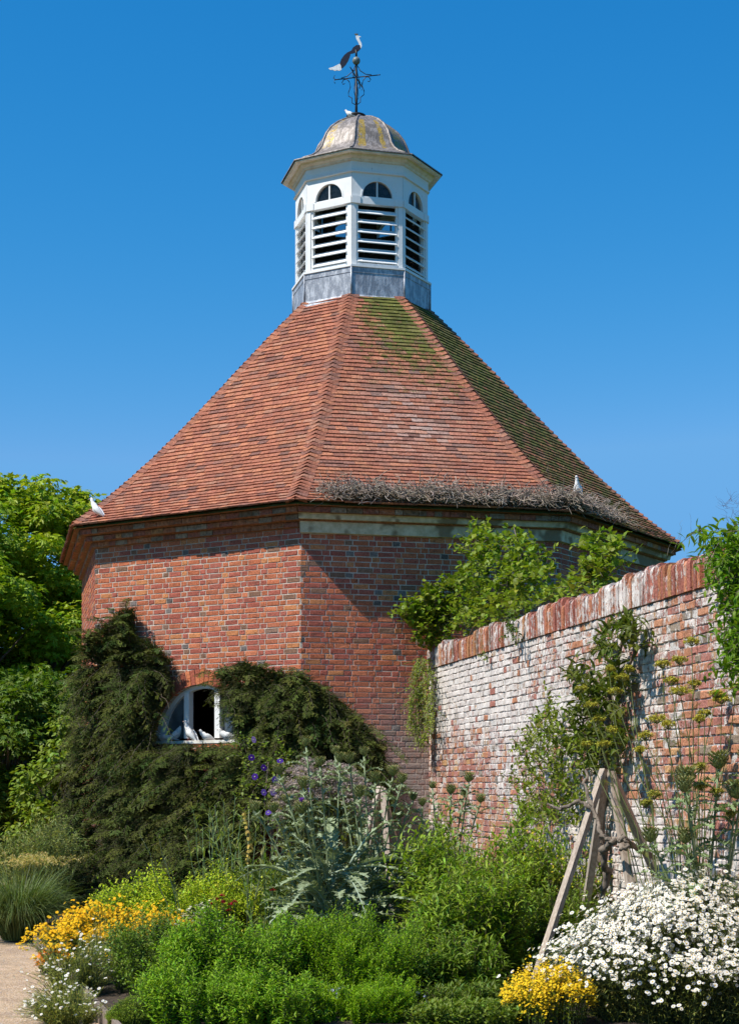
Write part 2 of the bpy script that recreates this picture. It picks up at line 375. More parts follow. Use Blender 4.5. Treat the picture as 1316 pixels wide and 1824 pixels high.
def thinglass():
    m,nt,b,o=newmat('thin_glass'); b.inputs['Base Color'].default_value=(.02,.025,.03,1); b.inputs['Roughness'].default_value=.08; b.inputs['Specular IOR Level'].default_value=1.0
    t=nt.nodes.new('ShaderNodeBsdfTransparent'); t.inputs[0].default_value=(.75,.8,.85,1); mx=nt.nodes.new('ShaderNodeMixShader'); mx.inputs[0].default_value=.55
    nt.links.new(b.outputs[0],mx.inputs[1]); nt.links.new(t.outputs[0],mx.inputs[2]); nt.links.new(mx.outputs[0],o.inputs[0]); return m
M['thinglass']=thinglass()
M['iron']=plainmat('black_iron',.5,.5,.3,40,.4,.002); M['paintmetal']=plainmat('painted_sheet',.45,.4,0,30,.25,.001)
M['feather']=plainmat('white_feather',.7,.2,0,60,.12); M['horn']=plainmat('horn',.5,.4)
def woodmat():
    m,nt,b,o=newmat('sawn_timber'); a=vcol(nt); n=noise(nt,1.0,4,.6,coords(nt,(70,70,4))); n2=noise(nt,7,3)
    c=mixc(nt,1.0,a.outputs['Color'],mixc(nt,ramp(nt,n,.3,.7),(.72,.68,.64),(1.12,1.12,1.12)),'MULTIPLY'); c=mixc(nt,ramp(nt,n2,.62,.72,0,.4),c,(.16,.11,.08))
    nt.links.new(c,b.inputs['Base Color']); b.inputs['Roughness'].default_value=.8; bump(nt,b,n,.004); return m
M['wood']=woodmat()
def gravelmat():
    m,nt,b,o=newmat('pink_gravel'); v=nt.nodes.new('ShaderNodeTexVoronoi'); v.inputs['Scale'].default_value=85; nt.links.new(coords(nt),v.inputs['Vector'])
    n=noise(nt,2.2,5,.65); hs=nt.nodes.new('ShaderNodeSeparateColor'); nt.links.new(v.outputs['Color'],hs.inputs[0])
    c=mixc(nt,hs.outputs[0],(.34,.215,.12),(.72,.53,.34)); c=mixc(nt,ramp(nt,hs.outputs[1],.75,.9,0,.6),c,(.62,.58,.53))
    c=mixc(nt,1.0,c,mixc(nt,ramp(nt,n,.3,.7),(.78,.74,.72),(1.1,1.06,1.0)),'MULTIPLY')
    nt.links.new(c,b.inputs['Base Color']); b.inputs['Roughness'].default_value=.95; bump(nt,b,math_n(nt,'SUBTRACT',1.0,v.outputs['Distance']),.02,.8); return m
M['gravel']=gravelmat()
def soilmat():
    m,nt,b,o=newmat('garden_soil'); n=noise(nt,25,5,.7); c=mixc(nt,ramp(nt,n,.3,.7),(.035,.024,.016),(.10,.07,.045)); nt.links.new(c,b.inputs['Base Color']); b.inputs['Roughness'].default_value=1; bump(nt,b,n,.04); return m
M['soil']=soilmat()
def grassmat():
    m,nt,b,o=newmat('field_grass'); n=noise(nt,3,6,.7); c=mixc(nt,ramp(nt,n,.3,.7),(.035,.06,.015),(.08,.12,.03)); nt.links.new(c,b.inputs['Base Color']); b.inputs['Roughness'].default_value=1; bump(nt,b,n,.1); return m
M['grass']=grassmat()
# ------------------------------------------------------------------ ground
def ground():
    mb=MB(); S=4000; n=24; g=np.linspace(-1,1,n); g=np.sign(g)*np.abs(g)**2.6*S
    X,Y=np.meshgrid(g,g); V=np.stack([X,Y,np.zeros_like(X)-.012],-1).reshape(-1,3)
    Fc=[[i*n+j,i*n+j+1,(i+1)*n+j+1,(i+1)*n+j] for i in range(n-1) for j in range(n-1)]
    mb.add(V,Fc); struct(mb.build('ground',M['grass']))
    # gravel path along the left of the bed
    edge=[(-.60,7.0),(-1.25,9.8),(-2.05,12.6),(-2.9,15.6),(-3.72,18.6),(-4.6,21.5),(-5.2,24.0),(-5.6,27.0),(-5.9,34.0)]
    lft=[(x-3.6,y-.3) for x,y in edge]
    mb=MB(); V=[[x,y,.0] for x,y in edge]+[[x,y,.0] for x,y in lft]; k=len(edge)
    mb.add(V,[[i,i+1,k+i+1,k+i] for i in range(k-1)]); struct(mb.build('path',M['gravel']))
    # raised soil bed between the path and the garden wall
    mb=MB(); nx=26; ny=50; V=[]
    for j in range(ny):
        y=7.0+(25.5-7.0)*j/(ny-1)
        x0=np.interp(y,[e[1] for e in edge],[e[0] for e in edge])+.05; x1=.84+.171*(23.2-y)+.05
        if y>23.2: x1=1.2
        for i in range(nx):
            t=i/(nx-1); V.append([x0+(x1-x0)*t,y,.06+.08*math.sin(PI*min(1,t*2.5)*.5)+random.uniform(-.015,.015)])
    mb.add(V,[[j*nx+i,j*nx+i+1,(j+1)*nx+i+1,(j+1)*nx+i] for j in range(ny-1) for i in range(nx-1)],smooth=True)
    struct(mb.build('soil',M['soil']))
    # timber edging boards
    k=0
    BL=['nearest low timber board edging the bed, half hidden by the small white daisies','low timber board edging the path beside the golden orange flowers','low timber board edging the path next to the ornamental grass']
    for (x,y),(x2,y2) in zip(edge[1:4],edge[2:5]):
        L=math.hypot(x2-x,y2-y); n=1
        for s in range(n):
            a=np.array([x+(x2-x)*s/n,y+(y2-y)*s/n]); b=np.array([x+(x2-x)*(s+1)/n,y+(y2-y)*(s+1)/n]); d=(b-a)/np.linalg.norm(b-a); q=np.array([-d[1],d[0]])
            fr=Frame(a,d,-q); mb=MB(); fbox(mb,fr,.01,np.linalg.norm(b-a)-.01,-.035,.0,-.02,.13+random.uniform(-.015,.015),(.24,.19,.15))
            o=mb.build('edging_board',M['wood'],None,(float(a[0]),float(a[1]),0)); k+=1
            tag(o,BL[k-1],'edging board','timber boards edging the gravel path')
    mb=MB(); n=900
    y=rng.uniform(10.5,24,n); x=np.interp(y,[e[1] for e in edge],[e[0] for e in edge])-rng.uniform(.06,3.3,n)**1.0
    stone=TP([[1,0,0],[.3,.9,0],[-.8,.5,0],[-.7,-.7,0],[.4,-.9,0],[0,0,.6]],[[0,1,5],[1,2,5],[2,3,5],[3,4,5],[4,0,5]])
    D=rdir(n); D[:,2]=0; scatter(mb,stone,np.stack([x,y,np.full(n,.001)],-1),D,np.array([0,0,1.]),rng.uniform(.006,.016,n),vary((.42,.32,.25),n,.4,.1))
    o=mb.build('loose_gravel',M['stem']); stuff(o); o['label']='loose pale stones scattered over the gravel path'; o['category']='gravel'
    return edge
EDGE=ground()
# ------------------------------------------------------------------ dovecote (octagonal brick tower)
OX,OD=-.1172,27.578; TH=-.170; RE=5.2455; ZE=3.956+EYE; RW=4.8514
def oc(R,i,th=TH,dx=0.0): a=th+(i-2)*PI/4; return np.array([OX+dx+R*math.sin(a),OD-R*math.cos(a)])
DC=thing('dovecote','octagonal red brick dovecote with tall tiled roof and white louvred cupola','building',(OX,OD,0))
CH=.075; GAP=.0060
def brickcol(n,kind='dove'):
    r=rng.random(n); base=np.tile(np.array([.43,.135,.068]),(n,1))
    base[r<.20]=(.49,.165,.085); base[r<.08]=(.50,.20,.085)
    base[(r>.55)]=(.36,.105,.072); base[(r>.94)]=(.24,.13,.085)
    if kind!='dove': base=base*np.array([1.08,1.55,1.75])
    base*=rng.uniform(.90,1.14,(n,1)); return base
def bricks(mb,fr,L,z0,z1,clip=None,jit=.003,deep=.0115,proud=0.0,kind='dove',fwash=None,skip=0.0,zs=None,chf=.004,start=0.0,rough=1.0):
    U0=[];U1=[];Z0=[];Z1=[];HD=[]
    nc=int(round((z1-z0)/CH))
    for c in range(nc):
        z=z0+c*CH; u=start-.225+( .169 if c%2 else 0.0)+.02*random.uniform(-1,1); k=c%2
        while u<L:
            w=.1125 if (k%2) else .225; a,b=max(u,start),min(u+w,L)
            if b-a>.03:
                iv=[(a,b)]
                if clip: iv=clip(a,b,z+CH/2)
                for (p,q) in iv:
                    if q-p>.025: U0.append(p+(GAP if p>start else -.0068));U1.append(q-(GAP if q<L else -.0068));Z0.append(z+GAP);Z1.append(z+CH-GAP);HD.append(w<.2)
            u+=w; k+=1
    U0,U1,Z0,Z1=map(np.array,(U0,U1,Z0,Z1)); n=len(U0); HD=np.array(HD)
    col=brickcol(n,kind); 
    if kind=='dove':
        m=HD&(rng.random(n)<.06); col[m]=np.array([.15,.125,.115])*rng.uniform(.7,1.5,(m.sum(),1))
    d=deep+proud+rng.normal(size=n)*jit
    if skip:
        r=rng.random(n); d=np.where(r<skip,-.03,d); d=np.where((r>=skip)&(r<skip*4),d-.010,d)
    J=lambda s: rng.normal(size=n)*s
    P=[]
    back=[(U0,Z0),(U1,Z0),(U1,Z1),(U0,Z1)]
    for (u,z) in back: P.append((u,np.full(n,-.005),z))
    e=.0028*rough
    for (u,z) in back: P.append((u+J(e),d-chf+J(.001*rough),z+J(e)))
    ch=.006
    for (u,z),(su,sz) in zip(back,((1,1),(-1,1),(-1,-1),(1,-1))): P.append((u+su*ch+J(e),d+J(.0016*rough),z+sz*ch+J(e)))
    V=np.stack([fr.pa(u,nn,(zs(u,z) if zs else z)) for (u,nn,z) in P],1)
    Fb=np.array([[0,1,5,4],[1,2,6,5],[2,3,7,6],[3,0,4,7],[4,5,9,8],[5,6,10,9],[6,7,11,10],[7,4,8,11],[8,9,10,11]])
    Fc=(Fb[None]+np.arange(n)[:,None,None]*12).reshape(-1,4)
    wv=fwash((U0+U1)/2,(Z0+Z1)/2) if fwash else np.zeros(n)
    c4=np.concatenate([col,wv[:,None]],1)
    mb.add(V.reshape(-1,3),Fc,np.repeat(c4,12,axis=0),0)
def face(i,R=RW,th=TH,dx=0.0):
    a=oc(R,i,th,dx); b=oc(R,i+1,th,dx); L=np.linalg.norm(b-a); U=(b-a)/L; Nn=np.array([U[1],-U[0]])
    return Frame(a,U,Nn),L
def arch_panel(mb,fr,L,z0,z1,uc,zb,r,n=0.0,mi=0,col=(.5,.5,.5),u0=0.0,N_=20,depth=0.0,bottom=True):
    ang=sorted(set([PI*k/N_ for k in range(N_+1)]+[math.atan2(z1-zb,L-uc),math.atan2(z1-zb,u0-uc)]))
    arc=[];out=[]
    for a in ang:
        ca,sa=math.cos(a),math.sin(a); arc.append((uc+r*ca,zb+r*sa))
        t=1e9
        if ca>1e-6:t=min(t,(L-uc)/ca)
        if ca<-1e-6:t=min(t,(u0-uc)/ca)
        if sa>1e-6:t=min(t,(z1-zb)/sa)
        out.append((uc+t*ca,zb+t*sa))
    V=[fr.p(u,n,z) for u,z in arc]+[fr.p(u,n,z) for u,z in out]; k=len(arc)
    mb.add(V,[[i,k+i,k+i+1,i+1] for i in range(k-1)],col,mi)
    if bottom: mb.add([fr.p(u0,n,z0),fr.p(L,n,z0),fr.p(L,n,zb),fr.p(u0,n,zb)],[[0,1,2,3]],col,mi)
    if depth:
        V=[fr.p(u,n,z) for u,z in arc]+[fr.p(u,n-depth,z) for u,z in arc]
        mb.add(V,[[i,i+1,k+i+1,k+i] for i in range(k-1)],col,mi)
        mb.add([fr.p(uc-r,n,zb),fr.p(uc+r,n,zb),fr.p(uc+r,n-depth,zb),fr.p(uc-r,n-depth,zb)],[[0,1,2,3]],col,mi)
    return arc
ZT=ZE-.27       # top of plain walling
ZW0=-.04; NCW=int((ZT-ZW0)/CH); ZT=ZW0+NCW*CH
frAB,LAB=face(1); frBC,LBC=face(2)
def u_of_px(fr,px):      # where the ray through this pixel column meets a wall frame
    k=(px-658)/F; O,U=fr.O,fr.U; return (k*O[1]-O[0])/(U[0]-k*U[1])
UC=u_of_px(frAB,357); RA=.80; ZS=EYE+(HY-1319)/F*(frAB.p(UC,0,0)[1])
def clipAB(a,b,z):
    R=RA+.20
    if z<ZS-.02 or z>ZS+R: return [(a,b)]
    h=math.sqrt(max(0,R*R-(max(z,ZS)-ZS)**2)); lo,hi=UC-h,UC+h; out=[]
    if a<lo: out.append((a,min(b,lo)))
    if b>hi: out.append((max(a,hi),b))
    return out
mb=MB()
for i in range(8):
    fr,L=face(i)
    if i in (0,1,2,3):
        bricks(mb,fr,L,ZW0,ZT,clipAB if i==1 else None,skip=0,jit=.0010,rough=.8,deep=.0095)
        if i==1: arch_panel(mb,fr,L,ZW0,ZE-.02,UC,ZS,RA,.004,1,depth=.16)
        else: mb.add([fr.p(0,.004,ZW0),fr.p(L,.004,ZW0),fr.p(L,.004,ZE-.02),fr.p(0,.004,ZE-.02)],[[0,1,2,3]],mi=1)
    else:
        bricks(mb,fr,L,ZW0+CH*36,ZT,None) if i in (7,4) else None
        mb.add([fr.p(0,.010,ZW0),fr.p(L,.010,ZW0),fr.p(L,.010,ZE-.02),fr.p(0,.010,ZE-.02)],[[0,1,2,3]],(.34,.10,.06),mi=0)
wall=mb.build('wall',[M['brick'],M['mortar']],DC)
# arch of voussoirs, window frame, glass, sill, brick inner wall seen through the opening
mb=MB(); nv=34
for k in range(nv):
    a0=PI*(k+.06)/nv; a1=PI*(k+.94)/nv
    for (r0,r1) in (((RA,RA+.105),(RA+.113,RA+.215)) if k%2 else ((RA,RA+.215),)):
        q=[(r0,a0),(r0,a1),(r1,a1),(r1,a0)]; d=.018+random.uniform(-.003,.003)
        V=[frAB.p(UC+r*math.cos(a),-.06,ZS+r*math.sin(a)) for r,a in q]+[frAB.p(UC+r*math.cos(a),d,ZS+r*math.sin(a)) for r,a in q]
        mb.add(V,BOXF,brickcol(1)[0]*np.array([1.1,1.1,1.0]))
mb.build('arch',M['brick'],DC)
mb=MB()
def arcband(mb,fr,uc,zb,r0,r1,n0,n1,N_=24,col=(.8,.8,.8),a0=0.0,a1=PI):
    rings=[]
    for k in range(N_+1):
        a=a0+(a1-a0)*k/N_; ca,sa=math.cos(a),math.sin(a)
        rings.append([fr.p(uc+r0*ca,n0,zb+r0*sa),fr.p(uc+r1*ca,n0,zb+r1*sa),fr.p(uc+r1*ca,n1,zb+r1*sa),fr.p(uc+r0*ca,n1,zb+r0*sa)])
    loft(mb,rings,col,smooth=False)
arcband(mb,frAB,UC,ZS+.03,RA-.085,RA-.006,-.15,-.07)
um1=u_of_px(frAB,328.5)-UC; um2=u_of_px(frAB,383)-UC
for um in (um1,um2):
    h=math.sqrt((RA-.05)**2-um**2)
    fbox(mb,frAB,UC+um-.045,UC+um+.045,-.145,-.045,ZS+.03,ZS+.03+h-.02,(.8,.8,.8))
win=mb.build('window',M['white'],DC)
fbx=MB(); fbox(fbx,frAB,UC-RA+.01,UC+RA-.01,-.16,.02,ZS-.045,ZS-.002,(.45,.42,.38)); sub(fbx,'sill',M['cream'],win)
for (a,b) in ((-RA+.06,um1-.045),(um2+.045,RA-.06)):
    mb=MB(); P=[]; K=10
    for k in range(K+1):
        u=a+(b-a)*k/K; h=math.sqrt(max(0,(RA-.08)**2-u*u)); P.append((u,h))
    V=[frAB.p(UC+u,-.12,ZS+.03) for u,h in P]+[frAB.p(UC+u,-.12,ZS+.03+h) for u,h in P]
    mb.add(V,[[i,i+1,K+2+i,K+1+i] for i in range(K)]); sub(mb,'pane',M['glass'],win)
# cornice: stepped moulded brick courses
def ring_profile(mb,prof,col,mi=0,faces=range(8),th=TH,dx=0.0,smooth=False):
    for i in faces:
        V=[];
        for (R,z) in prof:
            a=oc(R,i,th,dx); b=oc(R,i+1,th,dx); V+= [[*a,z],[*b,z]]
        k=len(prof); mb.add(V,[[2*j,2*j+1,2*j+3,2*j+2] for j in range(k-1)],col,mi,smooth)
mb=MB(); z=ZE
ring_profile(mb,[(RW,z-.30),(RW+.055,z-.285),(RW+.055,z-.215),(RW+.12,z-.205),(RW+.145,z-.135),(RW+.14,z-.125),(RW+.22,z-.118),(RW+.25,z-.045),(RW+.245,z-.03),(RE-.05,z-.028)],(.30,.12,.05))
# separate brick blocks along the moulded courses
for i in (0,1,2,3):
    for (R,z0,z1,pr) in ((RW+.055,z-.283,z-.218,.012),(RW+.15,z-.20,z-.135,.012),(RW+.25,z-.113,z-.045,.014))[2 if i in(2,3) else 0:]:
        fr,L=face(i,R); u=0.01
        while u<L-.04:
            w=min(random.choice((.225,.225,.1125)),L-u-.005); t=random.uniform(-.004,.004)
            c=brickcol(1)[0]*np.array([.8,.95,.9]) if random.random()<.82 else np.array([.34,.25,.18])*random.uniform(.5,1.0)
            fbox(mb,fr,u+.004,u+w-.004,-.03,pr+t-.0,z0+t*.5,z1+t*.5,c); u+=w
mb.build('cornice',M['cornice'],DC)
mb=MB()
for i in (2,3):
    ring_profile(mb,[(RW+.0,z-.372),(RW+.070,z-.368),(RW+.070,z-.205),(RW+.082,z-.195),(RW+.165,z-.190),(RW+.178,z-.14),(RW+.178,z-.128),(RW+.22,z-.121)],(.5,.48,.38),faces=[i])
mb.build('plaster_band',M['plaster'],DC)
# white flaking render line under the left cornice
# roof
R1=1.133; ZR1=7.945+EYE; NC=57
def prof(t):
    return RE+(R1-RE)*t, ZE+(ZR1-ZE)*t-1.25*t*(1-t)**2*(t>0)
def moss(i,t,s):     # how mossy: face, height up the roof, -1..1 across
    if i==2: return max(0,.80*(t-.34)/.5)*(1 if s>-.62 else .25)*(.55+.5*min(1,max(0,(s+.7)/1.0)))+.04
    if i==3: return .58+.32*t
    if i==1: return .05+.14*max(0,s)
    return .4 if i in(4,5) else .1
TC=np.array([[.36,.135,.080],[.33,.122,.074],[.39,.155,.085],[.27,.105,.070],[.24,.11,.08],[.36,.17,.11],[.20,.095,.072],[.31,.12,.075]])*np.array([1.05,1.05,1.04])
mb=MB(); S8=math.sin(PI/8); C8=math.cos(PI/8); block_shell=[]
for j in range(NC+1):
    R,zz=prof(j/NC); block_shell.append([[*oc(R-.03,i),zz-.03] for i in range(8)])
loft(mb,block_shell,(.12,.05,.04),caps=False,smooth=False)  # unseen shell under the tiles, added to block light
for i in range(8):
    fr0,_=face(i,1.0); U=fr0.U; Nn=fr0.N
    ctr=np.array([OX,OD,0.])
    for j in range(NC):
        t0=j/NC; t1=min(1.0,(j+1.35)/NC); Ra,za=prof(t0); Rb,zb=prof(t1)
        wa,wb=Ra*S8,Rb*S8; aa,ab=Ra*C8,Rb*C8
        sl=np.array([0,0,zb-za])+Nn*(ab-aa); sl/=np.linalg.norm(sl); up=np.cross(U,sl); up=up if up[2]>0 else -up
        wvp=random.uniform(0,6.3); wva=random.uniform(.003,.009)
        w=.17; off=(j%2)*w/2+.012*random.uniform(-1,1); u=-wa-off
        sag=random.uniform(-.004,.004)
        while u<wa:
            a,b=max(u,-wa),min(u+w,wa)
            if b-a>.02:
                a2,b2=max(a,-wb),min(b,wb)
                if b2<=a2: 
                    u+=w; continue
                g=.0022; th_=.022+random.uniform(-.004,.008); dz=random.uniform(-.008,.008)+sag; tw=random.uniform(-.003,.003)
                dz+=wva*math.sin((a+b)*1.1+wvp)
                p0=ctr+Nn*aa+np.array([0,0,za])+sl*dz
                p1=ctr+Nn*ab+np.array([0,0,zb])
                lift=.034
                V=[p0+U*(a+g)+up*(lift-th_),p0+U*(b-g)+up*(lift-th_),p1+U*(b2-g)+up*(-.002),p1+U*(a2+g)+up*(-.002),
                   p0+U*(a+g)+up*(lift+tw),p0+U*(b-g)+up*(lift-tw),p1+U*(b2-g)+up*(.010),p1+U*(a2+g)+up*(.010)]
                mid=(a+b)/2/wa
                rr=random.random(); c=TC[random.randrange(len(TC)) if rr<.42 else random.choice((0,1,2,7))]*random.uniform(.86,1.14)
                if i==2: c=c+(np.array([.44,.33,.28])-c)*random.random()*.75*math.exp(-((mid-.05)/.55)**2)*math.exp(-((t0-.42)/.17)**2)
                mb.add(V,BOXF,(*c,moss(i,t0,mid)+random.uniform(-.10,.10)),0)
            u+=w
roof=mb.build('roof',M['tile'],DC)
# bonnet hip tiles
HIPS=[]
for i in range(8):
    if i: HIPS.append(mb)
    mb=MB()
    ta=(oc(1,i+1)-oc(1,i)); ta/=np.linalg.norm(ta); tb=(oc(1,(i-1)%8)-oc(1,i)); tb/=np.linalg.norm(tb)
    for j in range(NC):
        rows=[]
        for (t,lf,w_) in ((j/NC-.004,.086,.165),((j+1.25)/NC,.046,.15)):
            R,zz=prof(max(0,min(1,t))); h=oc(R,i); 
            if t<0: zz-=.012
            w_=min(w_,R*.3)
            row=[]
            for s in np.linspace(-1,1,9):
                d=ta*max(0,s)+tb*max(0,-s); x=abs(s); rr=x
                outward=(h-np.array([OX,OD])); outward/=np.linalg.norm(outward)
                q=h+d*w_*rr+outward*(-.018)*(1-x)**2
                row.append([*q,zz+(lf-.034)*(1-x**2)**1.6+.036])
            rows.append(row)
        lo=np.array(rows[0]); hi=np.array(rows[1]); jt=random.uniform(-.006,.006); lo[:,2]+=jt; bot=lo-np.array([0,0,.034]); bot[:,:2]+=(np.array([OX,OD])-bot[:,:2])*.012
        V=np.concatenate([bot,lo,hi]); k=9
        Fc=[[a,a+1,k+a+1,k+a] for a in range(8)]+[[k+a,k+a+1,2*k+a+1,2*k+a] for a in range(8)]
        mside={1:0.05,2:.06,3:.30 if j>NC*.3 else .1}.get(i,.1)
        if i==3 and j<NC-3: mside=.10+.1*random.random()
        c=TC[random.choice((0,1,2,7,3,5,4))]*random.uniform(.78,1.0)
        mb.add(V,Fc,(*c,mside),0,False)
HIPS.append(mb)
for mb in HIPS: sub(mb,'hip',M['tile'],roof)
# ------------------------------------------------------------------ cupola
CTH=TH+.037; CDX=-.0195
ZC=10.220+EYE; ZL0=ZR1; ZL1=8.416+EYE; RL=1.150; RB=1.105
mb=MB()
ring_profile(mb,[(1.24,ZL0-.09),(1.165,ZL0-.01),(1.142,ZL0+.02),(1.142,ZL1-.10),(1.150,ZL1-.098),(1.150,ZL1-.012)],(.3,.3,.34),th=CTH,dx=CDX)
for i in range(8):
    a=oc(1.15,i,CTH,CDX); tube(mb,[[*a,ZL0+.0],[*a,ZL1-.012]],.014,6,(.4,.4,.42))
skirt=mb.build('lead_skirt',M['lead'],DC)
mb=MB()
ring_profile(mb,[(1.15,ZL1-.012),(1.168,ZL1-.010),(1.168,ZL1+.022),(RB-.02,ZL1+.04),(RB-.14,ZL1+.04)],(.8,.8,.8),th=CTH,dx=CDX)
z0=ZL1+.04; ZLT=9.43+EYE; ZFB=9.555+EYE; ZFT=9.93+EYE; RF=.25
FL=2*RB*S8
for i in range(8):
    fr,L=face(i,RB,CTH,CDX); 
    # corner posts (mitred halves), inner stiles
    fbox(mb,fr,0.004,.075,-.09,.004,z0,ZLT,(.8,.8,.8)); fbox(mb,fr,L-.075,L-.004,-.09,.004,z0,ZLT,(.8,.8,.8))
    fbox(mb,fr,.077,.112,-.075,-.012,z0,ZLT,(.8,.8,.8)); fbox(mb,fr,L-.112,L-.077,-.075,-.012,z0,ZLT,(.8,.8,.8))
    fbox(mb,fr,.112,L-.112,-.08,-.004,z0,z0+.035,(.8,.8,.8))
    fbox(mb,fr,0.002,L-.002,-.08,.012,ZLT,ZLT+.10,(.8,.8,.8)); fbox(mb,fr,0.002,.14,.012,.024,ZLT-.0,ZLT+.115,(.8,.8,.8)); fbox(mb,fr,L-.14,L-.002,.012,.024,ZLT,ZLT+.115,(.8,.8,.8))
    arch_panel(mb,fr,L-.002,ZLT+.10,ZFT+.02,L/2,ZFB,RF,.0,0,(.8,.8,.8),u0=.002,depth=.06)
    arcband(mb,fr,L/2,ZFB,RF-.002,RF+.022,-.0,.010,16)
cup=mb.build('cupola',M['white'],DC)
for i in range(8):
    fr,L=face(i,RB,CTH,CDX); mb=MB(); ns=6; hh=(ZLT-z0-.045)/ns
    for k in range(ns):
        zc=z0+.075+hh*k; t=.011
        V=[fr.p(u,n_,z_) for u in(.10,L-.10) for (n_,z_) in((-.085,zc+.050),(.012,zc-.034),(.018,zc-.022),(-.080,zc+.064))]
        mb.add(V,[[0,1,5,4],[1,2,6,5],[2,3,7,6],[3,0,4,7],[0,3,2,1],[4,5,6,7]],(.78,.78,.77))
    sub(mb,'louvre',M['white'],cup)
    mb=MB(); K=12; V=[fr.p(L/2+RF*math.cos(PI*k/K),-.035,ZFB+RF*math.sin(PI*k/K)) for k in range(K+1)]
    mb.addmany(V,[list(range(K+1))]); sub(mb,'fanlight',M['thinglass'],cup)
    mb=MB(); fbox(mb,fr,L/2-.011,L/2+.011,-.033,-.008,ZFB,ZFB+RF-.002,(.8,.8,.8)); sub(mb,'glazing_bar',M['white'],cup)
mb=MB()   # dark lining added inside the far faces to darken the interior, gaps show sky
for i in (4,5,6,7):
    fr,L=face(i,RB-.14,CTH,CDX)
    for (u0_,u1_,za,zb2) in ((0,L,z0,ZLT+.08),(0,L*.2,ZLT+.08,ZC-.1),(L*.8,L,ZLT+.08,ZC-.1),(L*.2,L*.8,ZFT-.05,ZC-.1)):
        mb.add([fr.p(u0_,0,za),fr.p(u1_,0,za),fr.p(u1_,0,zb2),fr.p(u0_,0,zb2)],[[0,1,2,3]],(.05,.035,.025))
sub(mb,'added_dark_lining',M['wood'],cup)
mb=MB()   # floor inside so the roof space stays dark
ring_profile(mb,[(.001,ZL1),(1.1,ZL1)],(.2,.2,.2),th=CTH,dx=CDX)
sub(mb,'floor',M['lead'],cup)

mb=MB()
ring_profile(mb,[(RB+.0,ZFT-.012),(RB+.035,ZFT-.004),(RB+.035,ZFT+.022),(RB+.008,ZFT+.035)],(.8,.8,.8),th=CTH,dx=CDX)
ring_profile(mb,[(RB+.01,ZFT+.035),(RB+.01,ZFT+.165)],(.8,.8,.8),th=CTH,dx=CDX)
sub(mb,'frieze',M['white'],cup)
mb=MB()
ring_profile(mb,[(RB+.01,ZFT+.165),(RB+.04,ZFT+.175),(RB+.05,ZFT+.20),(RB+.10,ZFT+.225),(RB+.115,ZFT+.26),(1.30,ZC-.05),(1.325,ZC-.035),(1.325,ZC-.012)],(.7,.68,.6),th=CTH,dx=CDX)
sub(mb,'cupola_cornice',M['cream'],cup)
mb=MB(); PR=[(1.352,10.206),(1.352,10.224),(1.18,10.285),(1.0,10.372),(.88,10.465),(.805,10.565),(.765,10.68),(.712,10.80),(.61,10.935),(.46,11.055),(.30,11.145),(.15,11.20),(.02,11.22)]
PR2=[]
for a,b in zip(PR[:-1],PR[1:]):
    for q in (0,.5): PR2.append((a[0]+(b[0]-a[0])*q,a[1]+(b[1]-a[1])*q))
PR2.append(PR[-1])
for i in range(8):
    V=[];cc=[];ns=24
    for (R,zz) in PR2:
        for s in range(ns+1):
            a=oc(R,i,CTH,CDX)*(1-s/ns)+oc(R,i+1,CTH,CDX)*(s/ns); V.append([*a,zz+EYE])
            x=s/ns; lich=0.0
            if i==2 and (.04<x<.36 or .62<x<.88) and .1<(zz-10.3)<.72: lich=.64*min(1,14*min(abs(x-.04),abs(x-.36),abs(x-.62),abs(x-.88)))+.08*math.sin(zz*31+x*9)
            elif i==3 and .2<x<.8 and .2<(zz-10.3)<.8: lich=.58
            elif i==1 and .05<x<.35 and .2<(zz-10.3)<.8: lich=.52
            elif i==1 and x>.75 and zz>10.9: lich=.25
            cc.append([.3,.3,.3,lich])
    mb.add(V,[[r*(ns+1)+s,r*(ns+1)+s+1,(r+1)*(ns+1)+s+1,(r+1)*(ns+1)+s] for r in range(len(PR2)-1) for s in range(ns)],cc,0,True)
    tube(mb,[[*oc(R,i,CTH,CDX),zz+EYE] for R,zz in PR[2:]],.022,6,(.4,.4,.4,0))
dome=mb.build('dome',M['domelead'],DC)
# ------------------------------------------------------------------ weather vane
VX,VY=OX+CDX-.045+.02,OD; K_=27.578/F
def vp(px,py,dy=0.0): return np.array([(px-658)*K_,OD+dy,EYE+(HY-py)*K_])
def zp(x,y): return (460+x/3.2,30+y/3.2)     # from the enlarged view of the cupola
VB=vp(635,205)
WV=mb_=None
mb=MB(); xr=(634.5-658)*K_; blk=(.012,.012,.013)
zb_=EYE+11.205; zt_=vp(0,118)[2]
tube(mb,[[xr,OD,zb_-.05],[xr,OD,zb_+.25],[xr,OD,zt_]],[.028,.020,.016],8,blk)
a=[[xr+.15*math.cos(t),OD+.15*math.sin(t),zb_+.035] for t in np.linspace(0,2*PI,17)]; tube(mb,a,.022,6,blk)
tube(mb,[[xr-.13,OD,zb_+.0],[xr,OD,zb_+.09],[xr+.13,OD,zb_+.0]],.014,5,blk)
rod=mb.build('weather_vane',M['iron'],DC)
mb=MB()
zarm=EYE+(HY-137)*K_
